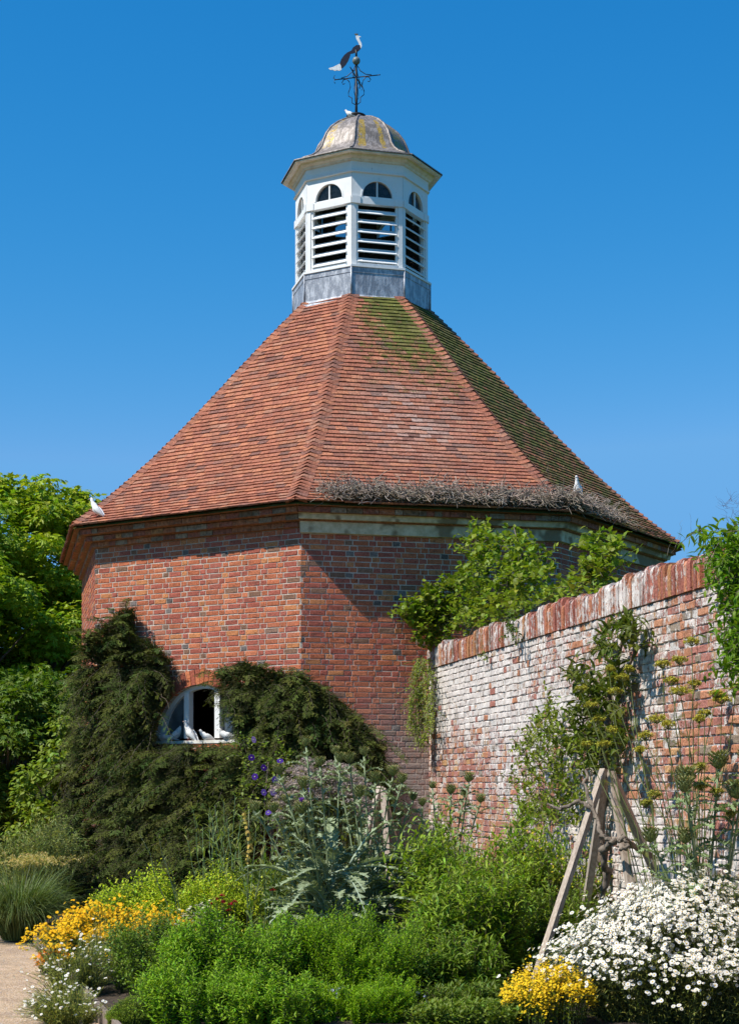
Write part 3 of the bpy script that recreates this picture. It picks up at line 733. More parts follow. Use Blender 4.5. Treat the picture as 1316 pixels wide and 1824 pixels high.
for k in range(4):
    an=rad(-14)+k*PI/2; ux,uy=math.cos(an),math.sin(an); L=.36
    q=lambda r,zz: [xr+ux*r,OD+uy*r,zarm+zz]
    tube(mb,[q(0,0),q(L,0)],.009,5,blk)
    tube(mb,[q(.005,.22),q(.07,.10),q(.16,.035),q(.26,.015)],.007,5,blk)
    cc_=[q(.17,-.01),q(.22,-.02),q(.245,-.06),q(.225,-.095),q(.195,-.08)]; tube(mb,cc_,.007,5,blk)
    tube(mb,[q(.17,-.005),q(.12,-.06),q(.10,-.15),q(.135,-.24),q(.13,-.30),q(.07,-.34),q(.07,-.42),q(.02,-.45)],.007,5,blk)
    tube(mb,[q(L,0),q(L+.03,.03),q(L+.01,.07)] if k in(1,2) else [q(L,.0),q(L+.05,.0)],.008,5,blk)
    if k in (1,2): tube(mb,[q(L,0),q(L+.03,-.03),q(L+.0,-.06)],.008,5,blk)
sub(mb,'scrolled_arms',M['iron'],rod)
mb=MB(); ball(mb,vp(634.5,107.5),.066,(.16,.19,.18),0,14,10); sub(mb,'ball',M['paintmetal'],rod)
def sheet(mb,pts,col,th=.012,dy=0.0):
    P=[vp(*zp(x,y)) for x,y in pts]; k=len(P)
    V=[p+np.array([0,dy-th/2,0]) for p in P]+[p+np.array([0,dy+th/2,0]) for p in P]
    mb.addmany(V,[list(range(k))[::-1],list(range(k,2*k))]+[[i,(i+1)%k,k+(i+1)%k,k+i] for i in range(k)],col)
mb=MB()
sheet(mb,[(530,190),(540,172),(560,158),(580,160),(584,178),(572,192),(556,200),(540,206),(527,208),(522,225),(512,250),(498,272),(482,288),(474,292),(470,275),(464,265),(472,240),(490,215),(508,200)],(.015,.015,.03))
bird=sub(mb,'peacock_body',M['paintmetal'],rod)
mb=MB()
sheet(mb,[(464,265),(470,275),(474,292),(474,300),(462,305),(448,302),(436,306),(424,300),(410,300),(401,294),(404,289),(425,284),(445,274)],(.85,.85,.85))
sub(mb,'peacock_tail_tip',M['paintmetal'],rod)
mb=MB()
sheet(mb,[(580,160),(584,178),(590,165),(588,148),(580,132),(574,118),(577,113),(585,113),(582,109),(573,106),(560,103),(555,108),(558,122),(566,136),(572,148),(572,155)],(.85,.85,.85))
sub(mb,'peacock_neck',M['paintmetal'],rod)
mb=MB()
for x,y in((548,92),(556,90),(563,90),(570,93)): tube(mb,[vp(*zp(562,104)),vp(*zp(x,y))],.004,4,blk)
sheet(mb,[(548,96),(570,96),(567,101),(553,101)],(.2,.14,.03),.015)
sub(mb,'crest',M['iron'],rod)
mb=MB(); tube(mb,[vp(634.5,101),vp(634.5,88)],.020,6,blk)
sub(mb,'socket',M['iron'],rod)
# ------------------------------------------------------------------ garden wall
GW0=np.array([.84,23.2]); GU=np.array([.171,-1.0]); GU/=np.linalg.norm(GU); GN=np.array([-1.0,-.171]); GN/=np.linalg.norm(GN)
GF=Frame(GW0,GU,GN); GL=17.0
def gtop(u): return EYE+2.04-.0135*u-.0*u
def gz(u,z): return z*(1-.0038*np.asarray(u))
def sfield(x,y,seed=0,oct=3):
    r=np.random.default_rng(seed); v=0
    for o in range(oct):
        for _ in range(3):
            k=r.normal(size=2)*(1.0*2**o); p=r.random()*6.28; v=v+np.sin(x*k[0]+y*k[1]+p)/(2**o)/3
    return v
GCOP=3.44
def gwash(u,z):
    n=len(u); hgt=np.clip((z-1.2)/2.2,0,1)
    v=.19+.12*hgt**1.2+.16*sfield(u*.8,z*1.5,5)+.05*rng.normal(size=n)
    v+=.10*np.exp(-((z-.9)/.5)**2)+.12*np.exp(-(u/1.5)**2)
    v+=.08*np.clip((u-5.5)/2,0,1)*np.clip((z-2.3)/.6,0,1)+.03*hgt
    v-=.12*np.exp(-((z-2.05-.12*np.sin(u*.6))/.33)**2)
    v[rng.random(n)<.05]=-.5
    return v
GW=thing('garden_wall','tall old brick garden wall with flaking limewash running up to the dovecote','wall',(float(GW0[0]),float(GW0[1]),0))
mb=MB(); CHs=CH
bricks(mb,GF,GL,-.01,-.01+CH*46,None,jit=.003,deep=.011,kind='garden',fwash=gwash,skip=.010,zs=gz,chf=.006,start=-.55,rough=1.5)
def gquad(mb,u0,u1,n0,z0,z1,col,mi):
    K=18; V=[]
    for k in range(K+1):
        u=u0+(u1-u0)*k/K; V+= [GF.p(u,n0,gz(u,z0)),GF.p(u,n0,gz(u,z1))]
    mb.add(V,[[2*k,2*k+2,2*k+3,2*k+1] for k in range(K)],col,mi)
gquad(mb,-.55,GL,.0,-.01,-.01+CH*46,(.5,.5,.5),1)
TW=.36
fbox(mb,GF,-.55,GL,-TW,-.05,-.02,3.22,(.34,.11,.06),0)
mb.build('brickwork',[M['washbrick'],M['washmortar']],GW)
# brick-on-edge coping, worn and leaning, each end brick its own height
mb=MB(); u=-.55; kk=0
while u<GL:
    w=random.uniform(.066,.078); zb=gz(u,-.01+CH*46)+.006; zt=gtop(u)+.022*math.sin(u*2.3)+.012*math.sin(u*9)+random.uniform(-.022,.016)
    if random.random()<.10: zt-=random.uniform(.02,.07)
    n1=.03+random.uniform(-.01,.012); ln=random.uniform(-.004,.004); cw=.15+.14*random.random()-.10*(random.random()<.3)+.06*math.sin(u*1.7)
    c=brickcol(1,'garden')[0]*np.array([1.0,.85,.80])*random.uniform(.75,1.1); r_=.02
    P=[]
    for (a,b) in ((u+.004,n1),(u+w-.004,n1+ln)):
        P.append([GF.p(a,-TW-.02,zb),GF.p(a,-TW-.02,zt-.03),GF.p(a,-TW+.02,zt),GF.p(a,b-.045,zt+random.uniform(-.004,.004)),GF.p(a,b-.012,zt-.016),GF.p(a,b,zt-.05+random.uniform(-.006,.006)),GF.p(a,b+random.uniform(-.008,.004),zb+.09),GF.p(a,b-.005,zb)])
    V=P[0]+P[1]; k=8
    mb.addmany(V,[[i,(i+1)%k,k+(i+1)%k,k+i] for i in range(k)]+[list(range(k))[::-1],list(range(k,2*k))],(*c,cw),0)
    u+=w
fbox(mb,GF,-.55,GL,-TW,.0,3.22,3.43,(.36,.27,.22,.1),0)
mb.build('coping',M['washbrick'],GW)
# ------------------------------------------------------------------ placement helpers
def gdepth(px,off):
    k=(px-658)/F; off=np.asarray(off,float); O=[GF.O[0]+GF.N[0]*off,GF.O[1]+GF.N[1]*off]; U=GF.U; t=(k*O[1]-O[0])/(U[0]-k*U[1]); return O[1]+U[1]*t
def ddepth(px,off):     # depth of the octagon of wall radius RW+off under this pixel column
    k=(np.asarray(px,float)-658)/F; R=RW+off; best=np.full(k.shape,0.0); R=np.broadcast_to(R,k.shape)
    for i in range(8):
        a=TH+(i-2)*PI/4+PI/8; nx,ny=math.sin(a),-math.cos(a); ap=R*C8
        den=k*nx+ny; y=(ap+nx*OX+ny*OD)/den
        best=np.where(den<-1e-6,np.maximum(best,y),best)
    return best
def inpoly(x,y,P):
    P=np.array(P,float); c=np.zeros(x.shape,bool); j=len(P)-1
    for i in range(len(P)):
        xi,yi=P[i]; xj,yj=P[j]
        m=((yi>y)!=(yj>y))&(x<(xj-xi)*(y-yi)/(yj-yi+1e-9)+xi); c^=m; j=i
    return c
def samp(P,n):
    P_=np.array(P,float); lo,hi=P_.min(0),P_.max(0); xs=[];ys=[];t=0
    while t<n:
        x=rng.uniform(lo[0],hi[0],n*2); y=rng.uniform(lo[1],hi[1],n*2); m=inpoly(x,y,P); xs.append(x[m]); ys.append(y[m]); t+=m.sum()
    return np.concatenate(xs)[:n],np.concatenate(ys)[:n]
def Wv(px,py,d): px,py,d=np.broadcast_arrays(np.asarray(px,float),np.asarray(py,float),np.asarray(d,float)); return np.stack([(px-658)/F*d,d,EYE+(HY-py)/F*d],-1)
def gpos(px,d): return np.array([(px-658)/F*d,d,0.])
UP=np.array([0,0,1.])
def arc(P0,D0,L,droop,K=5,wob=0.0):      # curved stems: start P0 (N,3), heading D0, length L, droop downwards
    N_=len(P0); t=np.linspace(0,1,K); L=np.broadcast_to(L,(N_,))[:,None,None]; dr=np.broadcast_to(droop,(N_,))[:,None,None]
    P=P0[:,None]+D0[:,None]*L*t[None,:,None]; P=P+np.array([0,0,-1.])*dr*L*(t**2)[None,:,None]
    if wob: P[:,1:]+=rng.normal(size=(N_,K-1,3))*wob*L
    return P
def along(P,t):     # P (N,K,3), t (N,m) in 0..1 -> positions and tangents
    N_,K,_=P.shape; x=t*(K-1); i=np.minimum(x.astype(int),K-2); f=(x-i)[...,None]; ii=np.arange(N_)[:,None]
    a=P[ii,i]; b=P[ii,i+1]; return a+(b-a)*f, nrm(b-a)
def leafstems(mb,P,nl,T,ll,lw=None,t0=.25,col=(.06,.1,.02),spread=55,lift=.25,mi=0,shrink=.35,cv=.25,flip=0.0):
    """leaves in pairs or spirals along many stems P (N,K,3)"""
    N_=len(P); t=np.linspace(t0,1,nl)[None]+rng.uniform(-.4,.4,(N_,nl))*(1-t0)/nl; t=np.clip(t,0,1)
    q,T_=along(P,t); ph=(np.arange(nl)*2.4)[None]+rng.uniform(0,6.28,(N_,1))+rng.normal(size=(N_,nl))*.4
    A=nrm(np.cross(T_,np.array([.31,.17,.05])+UP*.2)); B=np.cross(T_,A)
    out=np.cos(ph)[...,None]*A+np.sin(ph)[...,None]*B; sp=rad(spread)+rng.normal(size=(N_,nl,1))*.25
    D=nrm(T_*np.cos(sp)+out*np.sin(sp)+UP*lift*0.5*rng.random((N_,nl,1)))
    s=ll*(1-shrink*t)*rng.uniform(.7,1.25,(N_,nl))
    n=N_*nl; nr=UP+rdir(n)*.35; nr[:, :]=nr
    c=vary(col,n,cv)
    scatter(mb,T,q.reshape(-1,3),D.reshape(-1,3),nr,s.ravel(),c,mi,width=None if lw is None else (s*lw).ravel())
def foliage_obj(mb,name,mats,parent=None,loc=None): return mb.build(name,mats,parent,loc)
LM=[M['leaf'],M['stem'],M['petal']]; M['silverleaf']=leafmat('silver_leaf',.25,.6,.2,(1.1,1.15,.7),(1.22,1.18,.92)); SM=[M['silverleaf'],M['stem'],M['petal']]
# ------------------------------------------------------------------ mounds of herbs and flowers
def mound(name,label,cat,px,d,rx,h,ry=None,n=400,T=L_OVAL,ll=.03,lw=None,nl=14,col=(.06,.1,.02),t0=.3,spread=55,droop=.06,stemr=.0018,stemc=(.06,.09,.03),
          base=.55,shape=.95,jit=.035,lift=.3,cv=.25,flowers=None,parts=None,z0=.10,group=None,K=5,topcol=None,flat=2.0,tufts=0,tr=.20,lumpk=.13,hv=.15):
    ry=ry or rx; c=gpos(px,d); loc=(float(c[0]),float(c[1]),z0)
    a=rng.uniform(0,2*PI,n); r=np.sqrt(rng.random(n)); X=r*np.cos(a); Y=r*np.sin(a)
    if tufts:
        ta=rng.uniform(0,2*PI,tufts); tq=np.sqrt(rng.random(tufts))*.92; ti=rng.integers(0,tufts,n); TX=(tq*np.cos(ta))[ti]; TY=(tq*np.sin(ta))[ti]
        e=rng.normal(size=(n,2))*tr; X=TX+e[:,0]; Y=TY+e[:,1]; r=np.minimum(1.15,np.hypot(X,Y)); de=np.hypot(e[:,0],e[:,1])/tr
        hk=rng.uniform(.95-hv,.95+hv,tufts)[ti]*(1-.085*de**2).clip(.45,1)
        top=np.stack([c[0]+X*rx,c[1]+Y*ry,z0+h*hk*(1-tq[ti]**flat*.62*shape)*(1+jit*rng.normal(size=n))],-1)
        bot=np.stack([c[0]+(TX+e[:,0]*.25)*rx*base,c[1]+(TY+e[:,1]*.25)*ry*base,np.full(n,z0-.03)],-1)
    else:
        top=np.stack([c[0]+X*rx,c[1]+Y*ry,z0+h*(1-r**flat*.62*shape)*(1+jit*rng.normal(size=n))],-1)
        bot=np.stack([c[0]+X*rx*base,c[1]+Y*ry*base,np.full(n,z0-.03)],-1)
    stray=rng.random(n)<.07; top[stray,2]+=h*rng.uniform(.03,.16,stray.sum()); lump=sfield(top[:,0]*2.2,top[:,1]*2.2,int(px*3)%89,3)*lumpk*h; top[:,2]+=lump
    t=np.linspace(0,1,K)[None,:,None]; P=bot[:,None]*(1-t)+top[:,None]*t
    P[:,:,:2]+= ((top-bot)[:,None,:2])*(t*(t-1))*.5
    P[:,1:]+=rng.normal(size=(n,K-1,3))*.012*h
    P[:,-1]+=np.stack([X,Y,-np.ones(n)*1.2],-1)*droop*h
    lean=sfield(top[:,0]*3,top[:,1]*3,int(px)%97)*.06*h; P[:,-1,2]+=lean; P[:,-2,2]+=lean*.7
    mb=MB(); tubes(mb,P,stemr*1.5,stemr*.6,3,stemc,1)
    leafstems(mb,P,nl,T,ll,lw,t0,col,spread,lift,cv=cv)
    if flowers is None and parts is None:
        o=foliage_obj(mb,name,LM,None,loc); tag(o,label,cat,group); return o,P
    root=thing(name,label,cat,loc,group); foliage_obj(mb,'foliage',LM,root)
    if flowers:
        mb=MB(); flowers(mb,P); stuff_=mb.build('flowers',LM,root); stuff_['kind']='stuff'
    return root,P
def daisy(mb,pos,N_,r,eye=(.75,.5,.05),petal=(.82,.82,.78),T=None):
    D=nrm(np.cross(N_,rdir(len(pos)))); cc=np.tile(np.array(petal),(len(pos),1))*rng.uniform(.9,1.03,(len(pos),1))
    scatter(mb,T or T_PET,pos,D,N_,r,cc,2); scatter(mb,T_EYE,pos,D,N_,r,vary(eye,len(pos),.2),2)
# ------------------------------------------------------------------ trees behind on the left
def tree(name,label,px,d,h,rx,zc,n_cl,nleaf,ll,col,T=L_MAPLE,ry=None,seed=1,clr=.75,group=None,low=0.4):
    ry=ry or rx; c=gpos(px,d); root=thing(name,label,'tree',(float(c[0]),float(c[1]),0),group)
    th=h*.5
    mb=MB(); tp=[[c[0]+.15*math.sin(k*1.3+seed),c[1],h*.82*k/7] for k in range(8)]
    tube(mb,tp,[.26*(1-k/9)+.03 for k in range(8)],10,(.16,.13,.10))
    cl=rdir(n_cl)*(rng.random((n_cl,1))**.33); cz=(h+low)/2; hz=(h-low)/2
    cl=np.stack([c[0]+cl[:,0]*rx,c[1]+cl[:,1]*ry,cz+cl[:,2]*hz],-1)
    cl[:,2]+=.35*sfield(cl[:,0]*1.1,cl[:,2]*.9,seed)
    j=rng.choice(n_cl,min(n_cl,60),replace=False)
    st=np.array([[c[0]+.1*math.sin(z),c[1],min(h*.75,max(.8,z*.62))] for z in cl[j,2]])
    t=np.linspace(0,1,5)[None,:,None]; P=st[:,None]*(1-t)+cl[j][:,None]*t; P[:,:,2]+=(t[...,0]*(1-t[...,0]))*-.6
    tubes(mb,P,.07,.012,5,(.15,.12,.09))
    mb.build('trunk',M['bark'],root)
    mb=MB()
    # sprays of leaves: each clump is a flattened layered tuft
    rc=clr*rng.uniform(.55,1.25,n_cl); idx=np.repeat(np.arange(n_cl),nleaf)
    v=rdir(len(idx))*(rng.random((len(idx),1))**.45); v[:,2]*=.62
    pos=cl[idx]+v*rc[idx][:,None]
    D=nrm(v*np.array([1,1,.3])+rdir(len(idx))*.6+np.array([0,0,-.35])); nr=nrm(UP*1.0+v*.8+rdir(len(idx))*.5)
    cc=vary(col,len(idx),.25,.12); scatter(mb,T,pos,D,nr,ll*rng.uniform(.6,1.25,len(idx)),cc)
    mb.build('crown',LM,root); return root
tree('broadleaf_tree','tall leafy green tree rising beside the left eave of the dovecote',70,41,9.65,3.1,5,330,190,.17,(.17,.27,.030),seed=3,clr=.62)
tree('broadleaf_tree','darker green tree at the far left edge of the photo',-110,38,8.7,3.0,5,230,190,.17,(.13,.23,.028),seed=5,clr=.65)
tree('broadleaf_tree','rounded green tree mostly hidden behind the dovecote roof and left wall',200,45,8.9,2.3,5,150,170,.17,(.15,.25,.03),seed=8,clr=.6)
tree('hazel_bush','lower leafy bush with lighter arching twigs under the tall tree by the left wall corner',118,31,3.2,.95,2,70,150,.10,(.10,.17,.03),T=L_HEART,seed=9,clr=.36,low=.0)
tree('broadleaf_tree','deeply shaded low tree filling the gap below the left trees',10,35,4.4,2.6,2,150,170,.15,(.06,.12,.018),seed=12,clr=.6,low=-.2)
def hedge():
    mb=MB(); n=42000; x=rng.uniform(-17,-4.5,n); z=rng.uniform(0,2.6,n)*(1+.1*np.sin(x*3)); y=47+rng.uniform(-.6,.6,n)
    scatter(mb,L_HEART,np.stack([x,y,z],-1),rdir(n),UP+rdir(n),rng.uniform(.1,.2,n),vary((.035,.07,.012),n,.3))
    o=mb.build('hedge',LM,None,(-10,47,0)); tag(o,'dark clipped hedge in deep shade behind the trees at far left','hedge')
hedge()
# ------------------------------------------------------------------ wall shrubs on the dovecote (small dark leaves in herringbone sprays)
def wallshrub(name,label,polys,offf,nspray,dirf,loc,col=(.056,.060,.016),inner=.4,L=(.10,.26),nl=12,ll=.036,stems=None,depthf=ddepth,T=L_DIA,deadtwig=0):
    mb=MB()
    tot=sum(w for _,w in polys)
    for P_,w in polys:
        n=int(nspray*w/tot); px,py=samp(P_,n)
        for layer in (0,1):
            if layer==1: k=rng.random(n)<inner; px_,py_=px[k],py[k]
            else: px_,py_=px,py
            m=len(px_); bulk=sfield(px_*.030,py_*.024,3,3); bulk2=sfield(px_*.09,py_*.075,4,2)
            off=offf(px_,py_)*(1+.55*bulk+.35*bulk2)-(.14 if layer else 0)+rng.uniform(-.07,.05,m); off=np.maximum(off,.03)
            q=Wv(px_,py_,depthf(px_,off)); D=dirf(px_,py_,m); Ls=rng.uniform(*L,m)
            P=arc(q,D,Ls,rng.uniform(.1,.5,m),5,.02); tubes(mb,P,.0028,.001,3,(.06,.05,.025),1)
            t=np.linspace(.04,1,nl)[None]+rng.uniform(-.02,.02,(m,nl)); t=np.clip(t,0,1); pos,T_=along(P,t)
            S=nrm(np.cross(T_,UP+rdir(m)[:,None]*.5)); s_=np.where(np.arange(nl)%2,1,-1)[None,:,None]
            dd=nrm(S*s_+T_*.7+rng.normal(size=(m,nl,3))*.12); nn=np.cross(T_,S)*np.sign(rng.random((m,1,1))-.2)+rng.normal(size=(m,nl,3))*.3
            env=(1.15-.75*t); c=np.repeat(vary(col,m,.35,.15),nl,axis=0)*rng.uniform(.75,1.25,(m*nl,1))
            lf=ll*rng.uniform(.7,1.3,(m,nl))*env
            scatter(mb,T,pos.reshape(-1,3),dd.reshape(-1,3),nn.reshape(-1,3),lf.ravel(),c)
    # longer arching branches with side sprays, standing proud of the mass
    nb=int(nspray*.030); P_=polys[0][0]; px,py=samp(P_,nb); off=offf(px,py)*(1+.3*sfield(px*.03,py*.024,3,3))+.04
    q=Wv(px,py,depthf(px,off)); B=arc(q,nrm(dirf(px,py,nb)+np.array([0,-.25,.25])),rng.uniform(.35,.75,nb),rng.uniform(.3,.7,nb),8,.012); tubes(mb,B,.006,.002,4,(.085,.065,.04),1)
    ns_=16; tt=np.linspace(.1,1,ns_)[None]+np.zeros((nb,1)); bp,bt=along(B,tt); sdv=nrm(np.cross(bt,nrm(UP+np.array([0,-.6,0]))))*np.where(np.arange(ns_)%2,1,-1)[None,:,None]
    m=nb*ns_; SP=arc(bp.reshape(-1,3),nrm(sdv*.8+bt*.9).reshape(-1,3),(rng.uniform(.09,.17,(nb,ns_))*(1.15-.75*tt)).ravel(),.25,4,.01)
    t=np.linspace(.05,1,9)[None]+np.zeros((m,1)); pos,T_=along(SP,t); S=nrm(np.cross(T_,UP+rdir(m)[:,None]*.3)); s_=np.where(np.arange(9)%2,1,-1)[None,:,None]
    dd=nrm(S*s_+T_*.8); nn=np.cross(T_,S)+rng.normal(size=(m,9,3))*.3; cb=np.repeat(np.repeat(vary(np.array(col)*1.2,nb,.3,.12),ns_,axis=0),9,axis=0)*rng.uniform(.8,1.2,(m*9,1))
    scatter(mb,T,pos.reshape(-1,3),dd.reshape(-1,3),nn.reshape(-1,3),ll*.95*rng.uniform(.7,1.2,m*9),cb)
    if deadtwig:
        P_=polys[0][0]; px,py=samp(P_,deadtwig); q=Wv(px,py,depthf(px,offf(px,py)*.9+.1)); tubes(mb,arc(q,nrm(dirf(px,py,deadtwig)),rng.uniform(.3,.7,deadtwig),.2,6,.03),.004,.002,4,(.16,.12,.08),1)
    root=thing(name,label,'shrub',loc)
    mb.build('foliage',[M['darkleaf'],M['stem'],M['petal']],root)
    if stems:
        mb=MB()
        for pts,r in stems:
            P=[W(x,y,float(depthf(np.array(x,float),np.array(o)))) for x,y,o in pts]; tube(mb,P,np.linspace(r,r*.4,len(P)),7,(.12,.085,.06))
        mb.build('branches',M['bark'],root)
    return root
def off_left(px,py):
    return .16+.42*np.clip((py-1130)/330,0,1)**1.1+1.1*np.clip((py-1440)/200,0,1)**1.5
def dir_left(px,py,m):
    lean=np.clip((px-250)/200,-1,1)*.55
    fl=sfield(px*.02,py*.02,21,2)*.5; D=np.stack([-.35+fl+rng.normal(size=m)*.5,-.55-.3*rng.random(m),-.35+rng.normal(size=m)*.45],-1)
    up=py<1185; D[up]=np.stack([rng.normal(size=up.sum())*.5,-.4*np.ones(up.sum()),.55+rng.normal(size=up.sum())*.3],-1)
    lowr=(py>1335); D[lowr,0]-=.35; D[lowr,2]+=.15
    return nrm(D)
P_left=[(150,1140),(172,1128),(200,1112),(222,1094),(236,1140),(268,1150),(282,1178),(296,1215),(300,1240),(284,1262),(276,1300),(270,1330),(296,1327),(415,1327),(455,1350),(470,1400),(470,1480),(440,1540),(330,1570),(240,1590),(190,1612),(112,1600),(88,1560),(100,1500),(128,1440),(132,1350),(138,1240)]
wallshrub('wall_shrub','large dark olive wall shrub sweeping from left of the dovecote window down to the bed',
  [(P_left,1.0),([(212,1090),(240,1090),(236,1150),(205,1150)],.012),([(268,1150),(300,1180),(312,1225),(285,1230)],.012)],off_left,17000,dir_left,(-4.0,23.9,0),
  stems=[([(300,1560,.6),(260,1450,.35),(235,1330,.2),(222,1220,.12),(226,1120,.08)],.045),([(300,1560,.6),(330,1460,.3),(250,1360,.25),(190,1250,.15)],.035),([(300,1560,.6),(380,1450,.3),(430,1350,.15)],.035)],deadtwig=8)
def off_right(px,py): return .14+.36*np.clip((py-1190)/170,0,1)+.05
def dir_right(px,py,m):
    fl=sfield(px*.02,py*.02,22,2)*.5; D=np.stack([.15+fl+rng.normal(size=m)*.55,-.6*np.ones(m),-.25+rng.normal(size=m)*.45],-1); left=px<430; D[left,0]-=.5
    up=py<1215; D[up,2]+=.85
    return nrm(D)
P_right=[(388,1205),(432,1186),(470,1196),(510,1206),(545,1212),(575,1222),(600,1245),(632,1272),(655,1305),(678,1330),(690,1375),(690,1440),(560,1460),(450,1420),(430,1345),(424,1300),(416,1262),(396,1236)]
wallshrub('wall_shrub','dark olive wall shrub to the right of the dovecote window, wrapping round the brick corner',
  [(P_right,1.0)],off_right,11500,dir_right,(-1.0,22.4,0),
  stems=[([(560,1470,.4),(540,1380,.2),(500,1290,.15),(450,1215,.12)],.04),([(560,1470,.4),(600,1360,.2),(610,1280,.12)],.035),([(470,1260,.35),(430,1236,.42),(400,1232,.42),(375,1236,.40)],.010)],deadtwig=6)
# ------------------------------------------------------------------ climbers on and behind the garden wall
def gclimb(name,label,cat,polys,n,T,ll,col,offf,loc,stemc=(.10,.08,.05),L=(.15,.35),nl=7,tw=None,dirb=None,trans=True,zclip=None,group=None,lw=None,drp=.2,spread=60):
    mb=MB()
    for P_,w in polys:
        m=int(n*w); px,py=samp(P_,m); off=offf(px,py)+rng.uniform(-.12,.12,m)
        q=Wv(px,py,np.minimum(gdepth(px,off),ddepth(px,.22)+rng.uniform(-.2,.1,m)-.15)); D=rng.normal(size=(m,3))*.55+(np.array(dirb) if dirb is not None else np.array([0,0,.6])); P=arc(q,nrm(D),rng.uniform(*L,m),drp,5,.03)
        tubes(mb,P,.004,.0015,3,stemc,1); leafstems(mb,P,nl,T,ll,lw,.08,col,spread,.2)
    root=thing(name,label,cat,loc,group); mb.build('foliage',LM,root)
    if tw:
        mb=MB()
        for pts,r in tw:
            P=np.array([W(x,y,float(gdepth(x,o))) for x,y,o in pts]); 
            Q=[];
            for a,b in zip(P[:-1],P[1:]):
                for s in (0,.33,.66): Q.append(a+(b-a)*s+rng.normal(size=3)*r*.35)
            Q.append(P[-1]); Q=np.array(Q); tube(mb,Q,np.linspace(r,r*.35,len(Q))*rng.uniform(.8,1.25,len(Q)),8,(.17,.13,.10))
            mb.build('stem',M['bark'],root); mb=MB()
    return root
GREEN=(.085,.16,.028)
top_poly=[(735,1080),(760,1060),(800,1040),(838,1012),(850,1035),(885,1040),(920,1050),(945,1070),(1000,1050),(1045,1030),(1075,1012),(1080,1050),(1010,1068),(930,1095),(880,1108),(820,1125),(775,1148),(745,1150),(725,1115)]
#WTC
gclimb('wall_top_climber','sprawling bright green climber tumbling over the garden wall against the dovecote','climbing plant',
  [(top_poly,1.0),([(712,1092),(740,1078),(760,1090),(745,1112),(716,1112)],.06),([(836,945),(862,938),(880,960),(886,1010),(860,1042),(838,1010),(826,975)],.16),
   ([(895,955),(915,935),(930,975),(975,992),(985,1030),(930,1062),(890,1040),(898,1000)],.26),([(1040,975),(1062,958),(1072,985),(1085,1000),(1078,1030),(1048,1040)],.10),([(1085,990),(1102,965),(1112,985),(1098,1030),(1085,1030)],.04)],
  500,L_HEART,.092,(.11,.185,.03),lambda x,y:-.30-0*x,(1.9,19,0),L=(.12,.30),
  tw=[([(820,1160,-.4),(860,1090,-.35),(870,1010,-.35),(845,950,-.35)],.02),([(900,1140,-.4),(900,1060,-.35),(930,990,-.35),(915,940,-.35)],.02),([(980,1110,-.4),(1040,1040,-.35),(1060,965,-.35)],.018)])
gclimb('ivy_tuft','little tuft of ivy hanging over the garden wall coping near its middle','climbing plant',[([(900,1085),(925,1080),(926,1120),(915,1148),(905,1130)],1.0)],26,L_HEART,.05,(.05,.10,.02),lambda x,y:.06+0*x,(1.5,19.6,3.4),dirb=(0,-.2,-.9),L=(.08,.18))
gclimb('ivy_tuft','tiny tuft of leaves hanging from the coping close to the dovecote','climbing plant',[([(852,1140),(868,1140),(866,1180),(856,1176)],1.0)],14,L_HEART,.04,(.09,.14,.04),lambda x,y:.05+0*x,(1.3,20.6,3.3),dirb=(0,-.2,-.9),L=(.06,.14))
gclimb('creeper_column','narrow column of pale green creeper in the corner between the dovecote and the garden wall','climbing plant',
  [([(742,1172),(765,1170),(772,1210),(774,1280),(762,1318),(745,1325),(730,1280),(733,1215)],1.0)],520,L_HEART,.032,(.15,.23,.055),lambda x,y:.12+0*x,(.85,22.9,0),dirb=(-.2,-.3,-.7),L=(.08,.2),stemc=(.2,.2,.1),
  tw=[([(752,1480,.06),(752,1400,.06),(754,1320,.06),(756,1190,.06)],.012)])
gclimb('fruit_shrub','glossy leaved espaliered tree trained up the limewashed wall behind the tall tripod','fruit tree',
  [([(1098,1112),(1122,1104),(1142,1130),(1135,1165),(1105,1172),(1068,1160),(1066,1140)],.20),([(1070,1165),(1110,1168),(1118,1210),(1112,1290),(1085,1330),(1050,1300),(1055,1230)],.28),
   ([(1008,1196),(1040,1190),(1055,1215),(1040,1240),(1012,1230)],.07),([(1015,1268),(1060,1225),(1075,1300),(1075,1375),(1050,1380),(1020,1330)],.30),([(1040,1310),(1110,1300),(1112,1370),(1060,1385)],.12)],
  185,L_LANCE,.135,(.060,.095,.022),lambda x,y:.18+0*x,(1.95,15.4,0),L=(.10,.22),nl=8,lw=2.3,drp=.1,dirb=(0,-.3,.4),
  tw=[([(1070,1560,.12),(1072,1450,.10),(1080,1370,.12),(1085,1290,.12),(1090,1210,.10),(1110,1130,.10)],.045),([(1080,1370,.12),(1050,1300,.14),(1040,1250,.15)],.02),([(1085,1290,.12),(1050,1230,.15),(1015,1205,.15)],.018),([(1090,1210,.12),(1125,1180,.1),(1130,1130,.1)],.018)])
gclimb('pear_shrub','lighter green bushy fruit shrub on the brick wall left of the espaliered tree','fruit tree',
  [([(930,1330),(955,1285),(985,1275),(1010,1300),(1040,1350),(1050,1420),(1040,1480),(930,1480),(915,1400)],1.0),([(968,1260),(982,1255),(985,1290),(970,1290)],.03)],
  230,L_OVAL,.075,(.105,.165,.032),lambda x,y:.30+0*x,(1.7,16.2,0),L=(.15,.35),nl=9,dirb=(-.1,-.3,.7))
